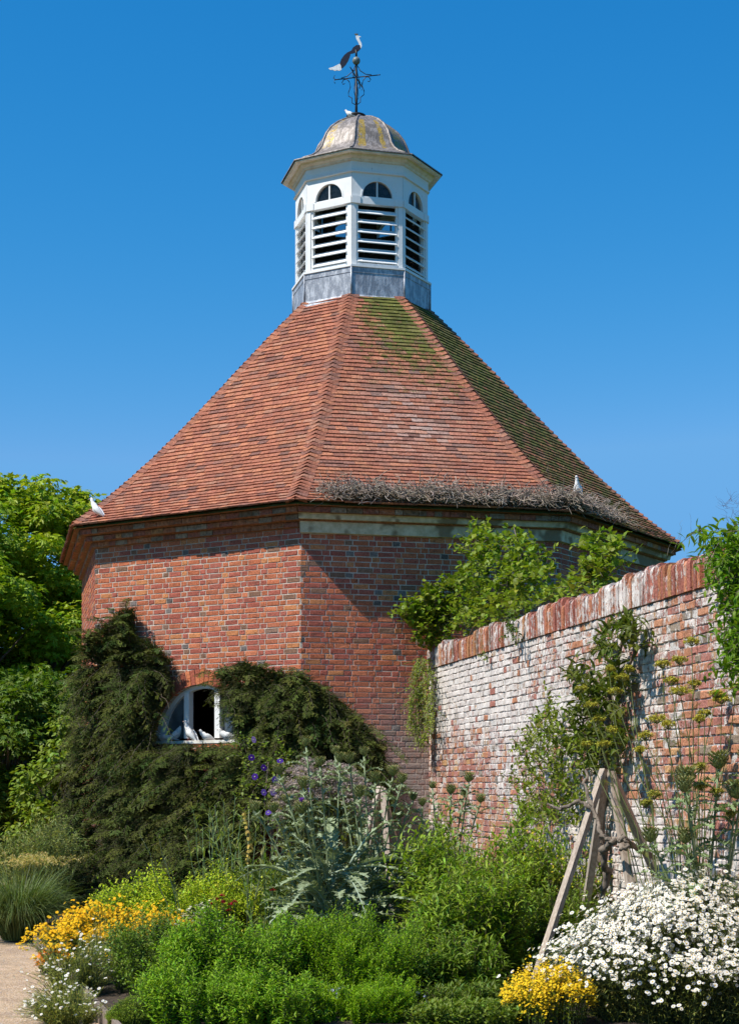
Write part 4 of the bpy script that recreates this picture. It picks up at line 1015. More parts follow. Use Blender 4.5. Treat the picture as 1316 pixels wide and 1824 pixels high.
gclimb('vigorous_climber','bright green toothed leaf climber hanging over the garden wall at the right edge','climbing plant',
  [([(1300,975),(1312,945),(1340,925),(1420,910),(1420,1260),(1345,1205),(1325,1190),(1303,1150),(1308,1100),(1298,1065),(1310,1030),(1295,1000)],.85),([(1262,950),(1300,945),(1300,985),(1275,985)],.025),([(1243,940),(1250,935),(1262,965),(1250,968)],.008)],
  640,L_LANCE,.105,(.085,.19,.022),lambda x,y:.20+0*x,(2.75,12.4,0),L=(.12,.28),nl=9,lw=2.4,dirb=(-.5,-.2,-.25),drp=.3)
# smoky purple seed haze above that climber
mb=MB(); px,py=samp([(1285,900),(1300,888),(1316,892),(1345,930),(1300,950)],50); q=Wv(px,py,gdepth(px,-.1)); P=arc(q,rdir(50,.1),.12,.1,4,.06); tubes(mb,P,.0012,.0006,3,(.12,.10,.16),0)
px0=Wv(np.array([1312.,1318,1325]),np.array([1000.,1000,1000]),gdepth(1318,-.1)); tubes(mb,arc(px0,nrm(np.array([[-.1,0,1.],[0,0,1],[.1,0,1]])),.42,.0,6,.04),.003,.001,4,(.13,.10,.12),0)
tag(mb.build('dry_seed_sprig',M['stem'],None,(2.75,12.3,3.5)),'wispy purplish seed sprig standing above the climber at the top right','plant')
mb=MB(); px,py=np.array([1195.,1203,1212,1222,1232,1188]),np.array([985.,975,968,962,955,990]); q=Wv(px,py,gdepth(px,-.15)); tubes(mb,arc(q,nrm(np.stack([rng.normal(size=6)*.6,np.zeros(6),np.ones(6)],-1)),.22,.1,6,.04),.0015,.0006,3,(.2,.17,.12),0)
tag(mb.build('grass_tuft',M['stem'],None,(2.55,14,3.5)),'few dry grass stalks growing from the wall coping below the right eave','grass tuft')
# dry stems of dead climber lying on the eave of the roof
def deadclimber():
    mb=MB()
    def roofp(px,py,off): # point on roof plane near the eave
        return None
    n=1500; i=2
    fr,L=face(2,RE)
    u=rng.uniform(.12,1.0,n)*L; t=np.abs(rng.normal(size=n))*.032; hgt=.75+.25*np.sin(u*7)+.2*np.sin(u*17+1)
    R=RE+(R1-RE)*t; z=ZE+(ZR1-ZE)*t-1.25*t*(1-t)**2
    n0=-(RE-R)*C8
    pos=fr.pa(u*(1-t)+t*L/2,n0+.03,z+.05+rng.uniform(0,.16,n)*hgt)
    m2=int(n*.33); fr3,L3=face(3,RE); u3=rng.random(m2)**1.5*.42*L3; t3=np.abs(rng.normal(size=m2))*.025
    R3=RE+(R1-RE)*t3; z3=ZE+(ZR1-ZE)*t3-1.25*t3*(1-t3)**2
    pos3=fr3.pa(u3,-(RE-R3)*C8+.03,z3+.05+rng.uniform(0,.14,m2)*(1-u3/L3*1.8))
    # stragglers climbing the roof at both ends
    m4=70; u4=rng.uniform(.10,.20,m4)*L; t4=rng.uniform(0,.085,m4); R4=RE+(R1-RE)*t4; z4=ZE+(ZR1-ZE)*t4-1.25*t4*(1-t4)**2; p4=fr.pa(u4,-(RE-R4)*C8+.02,z4+.05)
    m5=60; u5=rng.uniform(.86,1.0,m5)*L; t5=rng.uniform(0,.10,m5); R5=RE+(R1-RE)*t5; z5=ZE+(ZR1-ZE)*t5-1.25*t5*(1-t5)**2; p5=fr.pa(u5-t5*L/2,-(RE-R5)*C8+.02,z5+.05)
    pos=np.concatenate([pos,pos3,p4,p5]); m=len(pos); D=rdir(m); D[:,2]=np.abs(D[:,2])*.7-.1; D[:,1]-=.2
    P=arc(pos,nrm(D),rng.uniform(.10,.34,m),rng.uniform(0,.5,m),6,.07)
    c=vary((.30,.24,.19),m,.35,.06); tubes(mb,P,rng.uniform(.004,.008,m),rng.uniform(.002,.005,m),4,c,0)
    # thick matted stems lying along the eave
    for k in range(9):
        us=np.linspace(.15,.99,26)*L; P=fr.pa(us,np.full(26,-.10)+rng.normal(size=26)*.03,ZE+.06+rng.uniform(0,.06)+rng.normal(size=26)*.02); tube(mb,P,.011,5,(.2,.155,.12))
    # dense litter beneath
    n=9000; u=rng.uniform(.14,1.0,n)*L; t=np.abs(rng.normal(size=n))*.022; R=RE+(R1-RE)*t; z=ZE+(ZR1-ZE)*t-1.25*t*(1-t)**2
    pos=fr.pa(u*(1-t)+t*L/2,-(RE-R)*C8+.02,z+.045+rng.uniform(0,.12,n)*(.7+.3*np.sin(u*7))); scatter(mb,L_DIA,pos,rdir(n),rdir(n),rng.uniform(.02,.05,n),vary((.17,.125,.09),n,.4))
    o=mb.build('dead_climber',M['stem'],None,tuple(fr.p(L/2,0,ZE))); tag(o,'long tangle of dry grey climber stems lying along the front eave','dead climber')
deadclimber()
# ------------------------------------------------------------------ doves
def dove(label,pos,heading,pitch=25,sit=False,s=1.0,look=0.0,tail=0.0,group='white doves'):
    """heading: degrees, 0 = facing +X; body rises towards the head by pitch"""
    pos=np.array(pos,float); root=thing('dove',label,'dove',tuple(float(v) for v in pos),group)
    h=rad(heading); p=rad(pitch); body_z=(.045 if sit else .085)*s
    def tr(x,y,z,rot=True):        # body frame to world
        x,y,z=x*s,y*s,z*s
        X=x*math.cos(p)-z*math.sin(p); Z=x*math.sin(p)+z*math.cos(p)
        return pos+np.array([X*math.cos(h)-y*math.sin(h),X*math.sin(h)+y*math.cos(h),Z+body_z])
    spine=[(-.205,-.012,.030,.004),(-.150,-.006,.034,.008),(-.105,.0,.032,.018),(-.06,.0,.044,.036),(-.01,-.002,.054,.050),(.04,.004,.053,.053),(.075,.022,.040,.044)]
    K=12; rings=[]
    for x,z,ry,rz in spine:
        rings.append([tr(x,ry*math.cos(2*PI*k/K),z+rz*math.sin(2*PI*k/K)) for k in range(K)])
    # neck and head stay upright whatever the body pitch
    q=tr(.075,0,.022); f=np.array([math.cos(h+look),math.sin(h+look),0]); f0=np.array([math.cos(h),math.sin(h),0]); sd_=np.array([-math.sin(h+look),math.cos(h+look),0])
    nk=.55 if sit else 1.0
    for fx,fz,ry,rl in ((.024,.038*nk,.027,.030),(.030,.066*nk,.020,.022),(.038,.086*nk,.022,.026),(.048,.098*nk,.021,.022),(.060,.100*nk,.012,.012),(.066,.099*nk,.005,.005)):
        c=q+f0*fx*s+UP*fz*s; tilt=rad(58) if fz<.09*nk else rad(10)
        ax=f*math.sin(PI/2-tilt)+UP*math.sin(tilt); n2=np.cross(sd_,ax)
        rings.append([c+sd_*ry*s*math.cos(2*PI*k/K)+(-n2)*rl*s*math.sin(2*PI*k/K) for k in range(K)])
    mb=MB(); loft(mb,rings,(.84,.83,.81)); mb.build('body',M['feather'],root)
    for sg in (1,-1):
        mb=MB(); w=[]
        for x,z,yy,rz in ((.055,.018,.040,.010),(.03,.02,.053,.034),(-.02,.016,.056,.036),(-.07,.012,.047,.026),(-.12,.010,.034,.014),(-.165,.006,.020,.004)):
            w.append([tr(x,sg*(yy+.007*math.cos(2*PI*k/8)),z+rz*math.sin(2*PI*k/8)) for k in range(8)])
        loft(mb,w,(.80,.80,.79)); mb.build('wing',M['feather'],root)
    hc=q+f0*.048*s+UP*.098*nk*s
    mb=MB(); tip=hc+f*.036*s-UP*.008*s; b0=hc+f*.014*s; tube(mb,[b0,(b0+tip)/2+UP*.001,tip],[.006*s,.005*s,.0015*s],6,(.45,.25,.22)); mb.build('beak',M['horn'],root)
    for sg in (1,-1):
        mb=MB(); ball(mb,hc+sd_*sg*.0195*s+f*.004*s+UP*.003*s,.0042*s,(.02,.01,.01),0,6,4); mb.build('eye',M['horn'],root)
    if not sit:
        for sg in (1,-1):
            mb=MB(); a=tr(.0,sg*.022,-.035); g=np.array([a[0],a[1],pos[2]+.004]); tube(mb,[a,(a+g)/2+f0*-.004,g],[.006*s,.004*s,.004*s],5,(.55,.16,.14))
            for ang in (-.5,0,.5,PI):
                e=g+np.array([math.cos(h+ang),math.sin(h+ang),0])*(.024 if ang!=PI else .012)*s; tube(mb,[g,e],[.0035*s,.002*s],4,(.55,.16,.14))
            mb.build('leg',M['horn'],root)
    return root
def sillpt(px,n=.01): u=u_of_px(frAB,px); return frAB.p(u,n,ZS-.002)
dove('white dove lying flat at the left end of the window sill',sillpt(292,-.02),172,4,True,1.05)
dove('white dove standing just behind the dove lying at the left end of the sill',sillpt(306,-.09),8,36,False,1.05,-.3)
dove('white dove standing at the foot of the left window mullion, tail over the sill',sillpt(338,-.02),158,46,False,1.1,.4)
dove('small white dove sitting low in the open middle light of the window',sillpt(366,-.03),205,22,True,.92,.2)
dove('pale dove sitting in shadow at the right end of the window sill',sillpt(405,-.01),190,12,True,1.05,.2)
def roofpt(i,u,t,off=.05):
    fr,L=face(i,RE); R,z=prof(t); return fr.p(u*(1-t)*L+t*L/2,-(RE-R)*C8,z+off)
dove('white dove perched near the left corner of the tiled roof',roofpt(1,.088,.030,.046),168,42,False,1.05,.3)
dove('white dove perched among the dry climber stems at the right corner of the eave',roofpt(3,.035,.022,.20),250,60,False,1.0,.6)
dove('white dove tucked beside the weather vane on top of the cupola dome',np.array([xr-.10,OD-.10,EYE+11.205]),175,25,True,.72,.3)
# ------------------------------------------------------------------ timber tripods
def tripod(label,apex,feet,w=.060,d=.042,seed=0):
    root=thing('plant_support',label,'plant support',(float(apex[0]),float(apex[1]),0.1),'timber obelisks standing in the bed')
    for i,(fx,fy) in enumerate(feet):
        a=np.array([fx,fy,.05]); dxy=np.array([fx-apex[0],fy-apex[1]]); dn=dxy/np.linalg.norm(dxy)
        b=np.array([apex[0]+dn[0]*.045,apex[1]+dn[1]*.045,apex[2]-.01*i]); T=nrm(b-a); S=nrm(np.cross(T,np.array([dn[0],dn[1],0.]))); Nn=np.cross(S,T)
        mb=MB(); V=[]
        for q in (a,b):
            for su,sn in ((-1,-1),(1,-1),(1,1),(-1,1)): V.append(q+S*su*w/2+Nn*sn*d/2)
        c=np.array([.47,.385,.31])*random.uniform(.9,1.08); mb.add(V,BOXF,c)
        mb.build('leg',M['wood'],root)
    mb=MB(); ball(mb,(apex[0],apex[1],apex[2]-.045),(.035,.035,.03),(.06,.06,.06),0,8,5); mb.build('top_bolt',M['iron'],root)
    return root
A1=W(1083,1371,13.4)
f1=W(944,1775,12.95); f2=W(1040,1610,13.9); f3=W(1130,1600,12.9); f4=W(1142,1500,13.95)
def foot(px,py,d,ap,z=.1):     # carry a leg seen at (px,py,d) on down to the soil
    p=W(px,py,d); t=(ap[2]-z)/(ap[2]-p[2]); return (ap[0]+(p[0]-ap[0])*t,ap[1]+(p[1]-ap[1])*t)
tripod('tall four legged timber plant support beside the white daisies, gnarled vine around it',A1,[foot(952,1740,12.98,A1),foot(1048,1585,13.85,A1),foot(1118,1560,13.1,A1),foot(1133,1480,13.75,A1)])
A2=W(680,1402,20.0)
tripod('smaller looking timber plant support half hidden behind the silver artichokes',A2,[foot(632,1555,19.6,A2),foot(664,1500,20.5,A2),foot(690,1530,19.6,A2),foot(704,1500,20.5,A2)])
# gnarled vine by the near tripod
def gnarl(name,label,pts,r,cat='vine',col=(.20,.165,.13),parts=None):
    mb=MB()
    for P,rr in zip(pts,r):
        P=np.array([W(*p) for p in P]); Q=[]
        for a,b in zip(P[:-1],P[1:]):
            for s in np.linspace(0,1,7)[:-1]: Q.append(a+(b-a)*s+rng.normal(size=3)*rr*.32)
        Q.append(P[-1]); Q=np.array(Q); n=len(Q); tube(mb,Q,rr*np.linspace(1,.55,n)*rng.uniform(.75,1.3,n),9,col)
    loc=np.array(W(*pts[0][0])); o=mb.build(name,M['bark'],None,(float(loc[0]),float(loc[1]),float(loc[2]))); tag(o,label,cat); return o
gnarl('vine','twisted grey vine stem looping round the legs of the tall timber support',
  [[(1165,1530,13.6),(1130,1510,13.3),(1112,1495,12.98),(1090,1500,13.0),(1072,1490,13.05),(1064,1465,13.15),(1052,1430,13.25),(1040,1395,13.35),(1048,1370,13.5)],
   [(1090,1500,13.0),(1075,1515,13.1),(1080,1560,13.3),(1070,1610,13.4),(1060,1680,13.4),(1050,1760,13.4)],
   [(1055,1440,13.25),(1030,1428,13.3),(1000,1442,13.4),(975,1432,13.5)],
   [(1112,1495,12.98),(1120,1510,12.95),(1105,1515,12.98)]],[.024,.032,.018,.022])
gnarl('fallen_branch','dark gnarled branch lying low at the bottom centre beside the yellow flowers',
  [[(906,1768,12.2),(885,1778,12.15),(862,1792,12.1),(840,1784,12.05),(815,1776,12.0),(800,1782,12.0)],[(862,1792,12.1),(850,1815,12.1)]],[.026,.016],'branch',(.10,.08,.07))
gnarl('vine','smooth grey vine stem arching up at the lower left edge of the white daisies',[[(1000,1738,12.6),(975,1755,12.65),(988,1720,12.6),(1000,1695,12.6),(1018,1680,12.6),(1035,1675,12.6)][1:]],[.020])
# plant labels
for (px,py,d,hh,lb) in ((827,1797,11.9,.30,'pale upright plant label stake at the bottom edge near the gnarled branch'),(972,1812,11.6,.28,'white plant label half hidden by the yellow flowers at the bottom')):
    p=W(px,py,d); mb=MB(); box(mb,p[0]-.013,p[0]+.013,d-.003,d+.003,p[2]-hh,p[2],(.62,.62,.6)); box(mb,p[0]-.018,p[0]+.018,d-.008,d-.0035,p[2]-.07,p[2]+.005,(.7,.7,.68))
    tag(mb.build('plant_label',M['paintmetal'],None,(float(p[0]),float(d),float(p[2]-hh))),lb,'plant label')
# ------------------------------------------------------------------ herbaceous bed, back to front
mound('low_shrub','grey green bushy shrub with fading flower heads behind the ornamental grass','shrub',62,22.5,.62,1.50,n=420,T=L_LANCE,ll=.10,nl=14,lw=1.6,col=(.15,.21,.12),z0=.0,t0=.15,shape=.5)
def grassclump():
    c=gpos(30,19.2); n=2600; a=rng.uniform(0,2*PI,n); D=np.stack([np.cos(a)*.5,np.sin(a)*.5,rng.uniform(.7,2.0,n)],-1); D=nrm(D)
    P0=np.tile([c[0],c[1],.02],(n,1))+np.stack([np.cos(a),np.sin(a),0*a],-1)*rng.uniform(0,.16,(n,1))
    P=arc(P0,D,rng.uniform(1.05,1.75,n),rng.uniform(.42,.78,n),8,.004); P[:,:,2]=np.maximum(P[:,:,2],.01)
    mb=MB(); T=nrm(np.gradient(P,axis=1)); S=nrm(np.cross(T,UP+rng.normal(size=(n,1,3))*.3)); w=(.0038*(1-np.linspace(0,1,8)**2*.85))[None,:,None]
    V=np.stack([P-S*w,P+S*w],2).reshape(-1,3); b=np.arange(n)[:,None]*16; i=np.arange(7)[None]*2; Fc=np.stack([b+i,b+i+1,b+i+3,b+i+2],-1).reshape(-1,4)
    mb.add(V,Fc,np.repeat(vary((.075,.125,.07),n,.4,.1),16,axis=0),0)
    root=thing('ornamental_grass','fountain shaped clump of fine blue green ornamental grass by the gravel path','grass',(float(c[0]),float(c[1]),0)); mb.build('blades',LM,root)
    c=gpos(62,20.6); m=150; P0=np.stack([c[0]+rng.normal(size=m)*.17,c[1]+rng.normal(size=m)*.2,.80+.1*rng.random(m)],-1); D=nrm(np.stack([rng.normal(size=m)*.5,rng.normal(size=m)*.4-.2,np.ones(m)*.6],-1))
    P=arc(P0,D,rng.uniform(.12,.30,m),.6,5,.04); mb=MB(); leafstems(mb,P,20,L_DIA,.035,.5,.0,(.36,.36,.30),35,.2)
    q=P0.copy(); q[:,2]=0.02; q[:,:2]=c[:2]+(q[:,:2]-c[:2])*.4; tubes(mb,np.stack([q,(q+P0)/2,P0],1),.003,.002,3,(.10,.13,.05),1); leafstems(mb,np.stack([q,(q+P0)/2,P0],1),12,L_LANCE,.14,.6,.05,(.10,.15,.05),35,.3)
    tag(mb.build('feathery_plume_plant',LM,None,(float(c[0]),float(c[1]),0)),'creamy feathery flower plumes arching behind the ornamental grass','plant')
grassclump()
mound('herb_mound','wide soft mound of bright yellow green leaves below the dark wall shrub','herb',335,17.4,1.0,.97,ry=.6,n=3400,tufts=90,tr=.10,T=L_OVAL,ll=.050,nl=12,col=(.27,.40,.045),t0=.35,shape=.7,base=.7)
# tall plant with long lance leaves
def lanceplant(name,label,px,d,h,n,ll,col,rx=.18,lw=1.0,nl=22,cat='plant',lean=(0,0),T=L_LANCE,spread=50,t0=.08):
    c=gpos(px,d); a=rng.uniform(0,2*PI,n); P0=np.stack([c[0]+np.cos(a)*rx*rng.random(n),c[1]+np.sin(a)*rx*rng.random(n),np.full(n,.08)],-1)
    D=nrm(np.stack([np.cos(a)*.16+lean[0]+rng.normal(size=n)*.05,np.sin(a)*.16+lean[1],np.ones(n)],-1)); P=arc(P0,D,h*rng.uniform(.78,1.06,n),.04,7,.008)
    mb=MB(); tubes(mb,P,.006,.003,4,np.array(col)*1.2,1); leafstems(mb,P,nl,T,ll,lw,t0,col,spread,.4,shrink=.45)
    o=mb.build(name,LM,None,(float(c[0]),float(c[1]),.1)); tag(o,label,cat); return P
lanceplant('leafy_perennial','upright grey green plant with long lance leaves below the window',380,18.6,1.66,12,.20,(.12,.19,.085),rx=.16,lw=.9,nl=26)
lanceplant('leafy_perennial','second upright grey green lance leaved plant just left of the artichokes',432,17.4,1.55,8,.19,(.12,.18,.09),rx=.10,lw=.9,nl=24)
lanceplant('leafy_perennial','thin leaning grey green stems poking out left of the mullein',335,17.0,1.28,4,.15,(.15,.20,.11),rx=.08,lw=.7,nl=10,lean=(-.25,-.1))
def mullein():
    c=gpos(440,17.0); P=lanceplant('mullein','tall mullein spike with small orange yellow flowers left of the artichokes',443,17.0,1.60,1,.2,(.12,.15,.07),rx=.01,lw=1.6,nl=12)
    o=bpy.context.scene.objects[-1] if False else None
mullein()
def flowerspike(px,d,z0,z1,r,n,col,label,name='flower_spike',fr=.016,cat='flower',T=None):
    c=gpos(px,d); mb=MB(); t=rng.random(n); a=rng.uniform(0,2*PI,n); rr=r*(1-.5*t); pos=np.stack([c[0]+np.cos(a)*rr+.03*np.sin(t*5),c[1]+np.sin(a)*rr,z0+(z1-z0)*t],-1)
    Nn=np.stack([np.cos(a),np.sin(a),.3*np.ones(n)],-1); scatter(mb,T or T_PET5,pos,nrm(np.cross(Nn,rdir(n))),nrm(Nn),fr*rng.uniform(.7,1.2,n),vary(col,n,.2,.08),2)
    tube(mb,[[c[0],c[1],.08],[c[0]+.01,c[1],z0],[c[0]+.02,c[1],z1]],[.008,.006,.004],5,(.15,.18,.08),1)
    tag(mb.build(name,LM,None,(float(c[0]),float(c[1]),.08)),label,cat)
flowerspike(440,16.8,1.0,1.55,.028,65,(.50,.38,.09),'thin mullein flower spike with scattered yellow blooms')
# pinkish grey flat flower heads behind the artichokes
def heads():
    c=gpos(570,18.4); root=thing('flower_clump','broad hummock of faded pinkish grey flower heads behind the artichokes','plant',(float(c[0]),float(c[1]),.1))
    n=150; px=rng.uniform(490,655,n); d=rng.uniform(17.9,18.9,n); topy=1352+ ((px-572)/85)**2*48+rng.random(n)**.8*75
    q=Wv(px,topy,d); base=np.stack([c[0]+(q[:,0]-c[0])*.5,q[:,1],np.full(n,.1)],-1); t=np.linspace(0,1,5)[None,:,None]; P=base[:,None]*(1-t)+q[:,None]*t
    mb=MB(); tubes(mb,P,.005,.003,4,(.07,.09,.04),1); leafstems(mb,P,16,L_LANCE,.14,1.8,.05,(.10,.14,.06),60,.3); mb.build('stems',LM,root)
    mb=MB(); m=90; idx=np.repeat(np.arange(n),m); a=rng.uniform(0,2*PI,n*m); r=np.sqrt(rng.random(n*m))*.095; pos=q[idx]+np.stack([np.cos(a)*r,np.sin(a)*r,.045*(1-(r/.1)**2)+rng.normal(size=n*m)*.008],-1)
    scatter(mb,T_PET5,pos,rdir(n*m),UP+rdir(n*m)*.5,rng.uniform(.006,.012,n*m),vary((.36,.29,.25),n*m,.3,.06),2); mb.build('flower_heads',LM,root)
heads()
# clematis
def clematis():
    c=gpos(478,20.6); root=thing('clematis','clematis with a few purple blooms scrambling in front of the dark wall shrub','climbing plant',(float(c[0]),float(c[1]),.1))
    mb=MB(); n=120; px=rng.uniform(430,520,n); py=1318+rng.random(n)*150; d=rng.uniform(20.3,20.9,n); q=Wv(px,py,d); P=arc(q,rdir(n,.0),rng.uniform(.1,.3,n),.2,5,.05); tubes(mb,P,.003,.002,3,(.1,.1,.05),1); leafstems(mb,P,6,L_HEART,.05,None,.1,(.10,.17,.04),60,.2)
    for k in range(5):
        x=c[0]+.1*math.sin(k); tube(mb,[[x,c[1],.08],[x+.1,c[1],.9],[x-.05+.05*k,c[1],1.6],[x+.05*k,c[1],2.1]],.006,4,(.12,.09,.06),1)
    mb.build('foliage',LM,root)
    T6=petals(6,1.0,.1)
    for (px,py,c2) in ((452,1318,(.45,.40,.62)),(448,1350,(.10,.035,.30)),(470,1368,(.12,.04,.34)),(499,1356,(.13,.06,.42)),(454,1384,(.14,.06,.38)),(490,1389,(.20,.13,.50)),(470,1412,(.25,.18,.55)),(487,1412,(.55,.50,.68)),(553,1407,(.42,.36,.62)),(478,1448,(.22,.15,.5))):
        mb=MB(); p=W(px,py,20.1); nr=np.array([[-.25+random.uniform(-.8,.8),-1,.35+random.uniform(-.8,.8)]]); nr=nrm(nr)
        D=nrm(np.cross(nr,[[.3,.1,1.]])); scatter(mb,T6,[p],D,nr,.044,[np.array(c2)*[.45,.35,.6]],2); scatter(mb,T6,[p+nr[0]*-.004],nrm(D+np.cross(nr,D)*.6),nr,.038,[np.array(c2)*[.35,.28,.5]],2); scatter(mb,T_EYE,[p+nr[0]*.004],D,nr,.026,[(.5,.5,.35)],2)
        mb.build('bloom',LM,root)
clematis()
# artichokes / cardoons
def bigleaf(mb,base,D,L,w,droop,col,nl=11,seed=0):
    """long arching silver leaf cut into pointed lobes"""
    K=14; P=arc(np.array([base]),nrm(np.array([D])),L,droop,K,.0)[0]; T=nrm(np.gradient(P,axis=0)); S=nrm(np.cross(T,UP)); Z=np.cross(S,T)
    tube(mb,P,np.linspace(.010,.002,K)*L/.7,4,np.array(col)*1.35,1)
    V=[];Fc=[]
    for i in range(1,K-1):
        t=i/(K-1); ww=w*math.sin(PI*min(1,t*.85+.12))**.7
        for s in (1,-1):
            a=P[i]-T[i]*L/K*.55; b=P[i]+T[i]*L/K*.45; tip=P[i]+S[i]*s*ww*random.uniform(.8,1.15)+T[i]*ww*.75+Z[i]*(.25*ww+random.uniform(-.02,.02)); m1=P[i]+S[i]*s*ww*.5+T[i]*ww*.05+Z[i]*ww*.22
            m2=P[i]+S[i]*s*ww*.55+T[i]*ww*.75+Z[i]*ww*.1; k=len(V); V+=[a,b,m2,tip,m1]; Fc.append([k,k+1,k+2,k+3,k+4] if s<0 else [k+4,k+3,k+2,k+1,k])
    k=len(V); V+=[P[-2]-S[-2]*w*.2,P[-1],P[-2]+S[-2]*w*.2]; 
    Va=np.array(V); c=np.array(col)*random.uniform(.8,1.2); mb.add(Va[:k],Fc,c,0); mb.add(Va[k:],[[0,1,2]],c,0)
def bud(mb,p,r,ax=(0,0,1),purple=False,open_=.0):
    ax=nrm(np.array(ax,float)); n=64; t=np.linspace(.05,.98,n); a=np.arange(n)*2.399; A=nrm(np.cross(ax,[.3,.9,.1])); B=np.cross(ax,A)
    th=PI*(1-t*.86); rad_=r*1.12*np.sin(th)**.7; z=-r*.9*np.cos(th); out=np.cos(a)[:,None]*A+np.sin(a)[:,None]*B
    pos=np.array(p)+out*(rad_*.72)[:,None]+ax*(z)[:,None]; D=nrm(ax*(.75-.1*t[:,None])+out*(.75*(1-t)[:,None]+.38+open_))
    ball(mb,np.array(p),(r*.78,r*.78,r*.95),(.12,.15,.07),0,8,6)
    scatter(mb,L_OVAL,pos,D,out,r*rng.uniform(.75,.95,n),vary((.15,.17,.085),n,.25,.1),0,width=r*.8)
    m=n//2; scatter(mb,L_DIA,pos[:m]+D[:m]*r*.62,D[:m],out[:m],r*.42,vary((.34,.30,.16),m,.25),0)
    if purple:
        q=np.array(p)+ax*r*.9; k=70; D=nrm(ax+rdir(k)*.45); scatter(mb,L_LANCE,np.tile(q,(k,1)),D,rdir(k),r*1.1,vary((.30,.12,.50),k,.2,.1),2)
def artichoke(label,px,d,stems,leaves,lh=.9,col=(.235,.29,.215),z0=.1,LL=(.5,.85)):
    c=gpos(px,d); c[2]=z0; root=thing('artichoke',label,'artichoke',(float(c[0]),float(c[1]),z0),'silver artichoke plants')
    mb=MB()
    for k in range(int(leaves*1.9)):
        a=random.uniform(0,2*PI); el=random.uniform(.3,1.9); h=random.random()**.8*lh; base=c+np.array([math.cos(a)*.22*random.random(),math.sin(a)*.2*random.random(),h])
        bigleaf(mb,base,[math.cos(a),math.sin(a),el],random.uniform(*LL)*1.15,random.uniform(.045,.085),random.uniform(.25,.7),col)
    mb.build('leaves',SM,root)
    for (bx,by,bd,r,pp) in stems:
        tip=W(bx,by,bd); mb=MB(); mid=c*.45+tip*.55+np.array([random.uniform(-.03,.03),0,.08]); P=np.array([c+np.array([random.uniform(-.05,.05),random.uniform(-.05,.05),0]),c*.75+mid*.25,mid,tip*.7+mid*.3,tip-UP*r])
        tube(mb,P,[.013,.012,.010,.008,.009],6,(.19,.24,.12),1)
        for q in range(16):
            t=.25+.68*q/16; i=min(3,int(t*4)); b=P[i]+(P[i+1]-P[i])*(t*4-i); a=q*2.4; bigleaf(mb,b,[math.cos(a),math.sin(a),.8],random.uniform(.20,.46)*(1.25-t*.75),random.uniform(.022,.045),.5,col)
        st=mb.build('stem',SM,root)
        mb=MB(); bud(mb,tip,r,(random.uniform(-.15,.15),random.uniform(-.15,.15),1),pp,.25 if pp else 0); sub(mb,'bud',SM,st)
    return root
artichoke('big silver artichoke plant in the middle of the bed, one bud opening purple',590,15.3,[(545,1322,15.4,.040,0),(570,1358,15.2,.040,0),(497,1372,15.2,.045,0),(540,1395,14.9,.044,0),(537,1440,14.7,.050,1),(487,1440,15.0,.042,0),(512,1425,15.5,.04,0),(454,1438,15.3,.042,0),(605,1350,15.8,.04,0)],34,1.0)
artichoke('silver artichoke right of the largest one, buds against the brick corner',655,15.9,[(622,1352,15.9,.046,0),(648,1340,16.2,.038,0),(640,1412,15.5,.048,0),(668,1385,15.8,.044,0),(700,1375,16,.045,0),(716,1388,15.8,.04,0),(596,1338,16.2,.038,0),(736,1420,15.9,.035,0)],26,.95)
artichoke('artichoke with small round buds on tall stems in front of the limewashed wall',790,17.2,[(835,1386,17.2,.047,0),(803,1408,17.1,.042,0),(826,1413,17.3,.034,0),(856,1424,17.0,.040,0),(770,1400,17.4,.034,0)],12,.7,LL=(.4,.6))
artichoke('artichoke at the right edge behind the white daisies with large spiky buds',1262,11.9,[(1222,1385,11.8,.062,0),(1219,1400,11.6,.05,0),(1280,1357,11.9,.058,0),(1312,1410,11.8,.06,0),(1220,1492,11.7,.048,0),(1158,1490,11.9,.05,0),(1330,1350,11.8,.05,0)],14,.9,LL=(.45,.65),col=(.19,.26,.15))
lanceplant('verbascum_leaves','dark leafy weed at the foot of the mullein beside the artichokes',470,15.9,1.15,10,.16,(.085,.14,.045),rx=.15,lw=2.0,nl=16)
artichoke('silver leaved artichoke without tall stems between the big artichokes and the green stand',735,16.2,[(752,1430,16.1,.034,0),(712,1452,16.0,.036,0)],20,.75,LL=(.4,.7),col=(.22,.28,.20))
# monarda reds
def reds():
    pts=[(395,1597),(411,1612),(385,1603),(376,1611),(418,1608),(486,1587),(407,1623),(398,1608)]
    c=gpos(400,15.4); root=thing('bergamot','small bergamot plant with a handful of crimson flowers in the middle of the bed','plant',(float(c[0]),float(c[1]),.1))
    P=np.array([[gpos(px,15.3)+[0,0,.1],(gpos(px,15.3)+[0,0,.1]+W(px,py,15.3))/2,W(px,py,15.3)] for px,py in pts]); mb=MB(); tubes(mb,P,.004,.003,4,(.1,.12,.05),1); leafstems(mb,P,8,L_OVAL,.05,None,.2,(.08,.15,.03)); mb.build('foliage',LM,root)
    for px,py in pts:
        mb=MB(); k=34; p=W(px,py,15.3); D=rdir(k,.0); D[:,2]*=.6; scatter(mb,L_LANCE,np.tile(p,(k,1)),D,UP+rdir(k)*.3,.036,vary((.42,.02,.045),k,.25,.05),2,width=.06); mb.build('flower_head',LM,root)
reds()
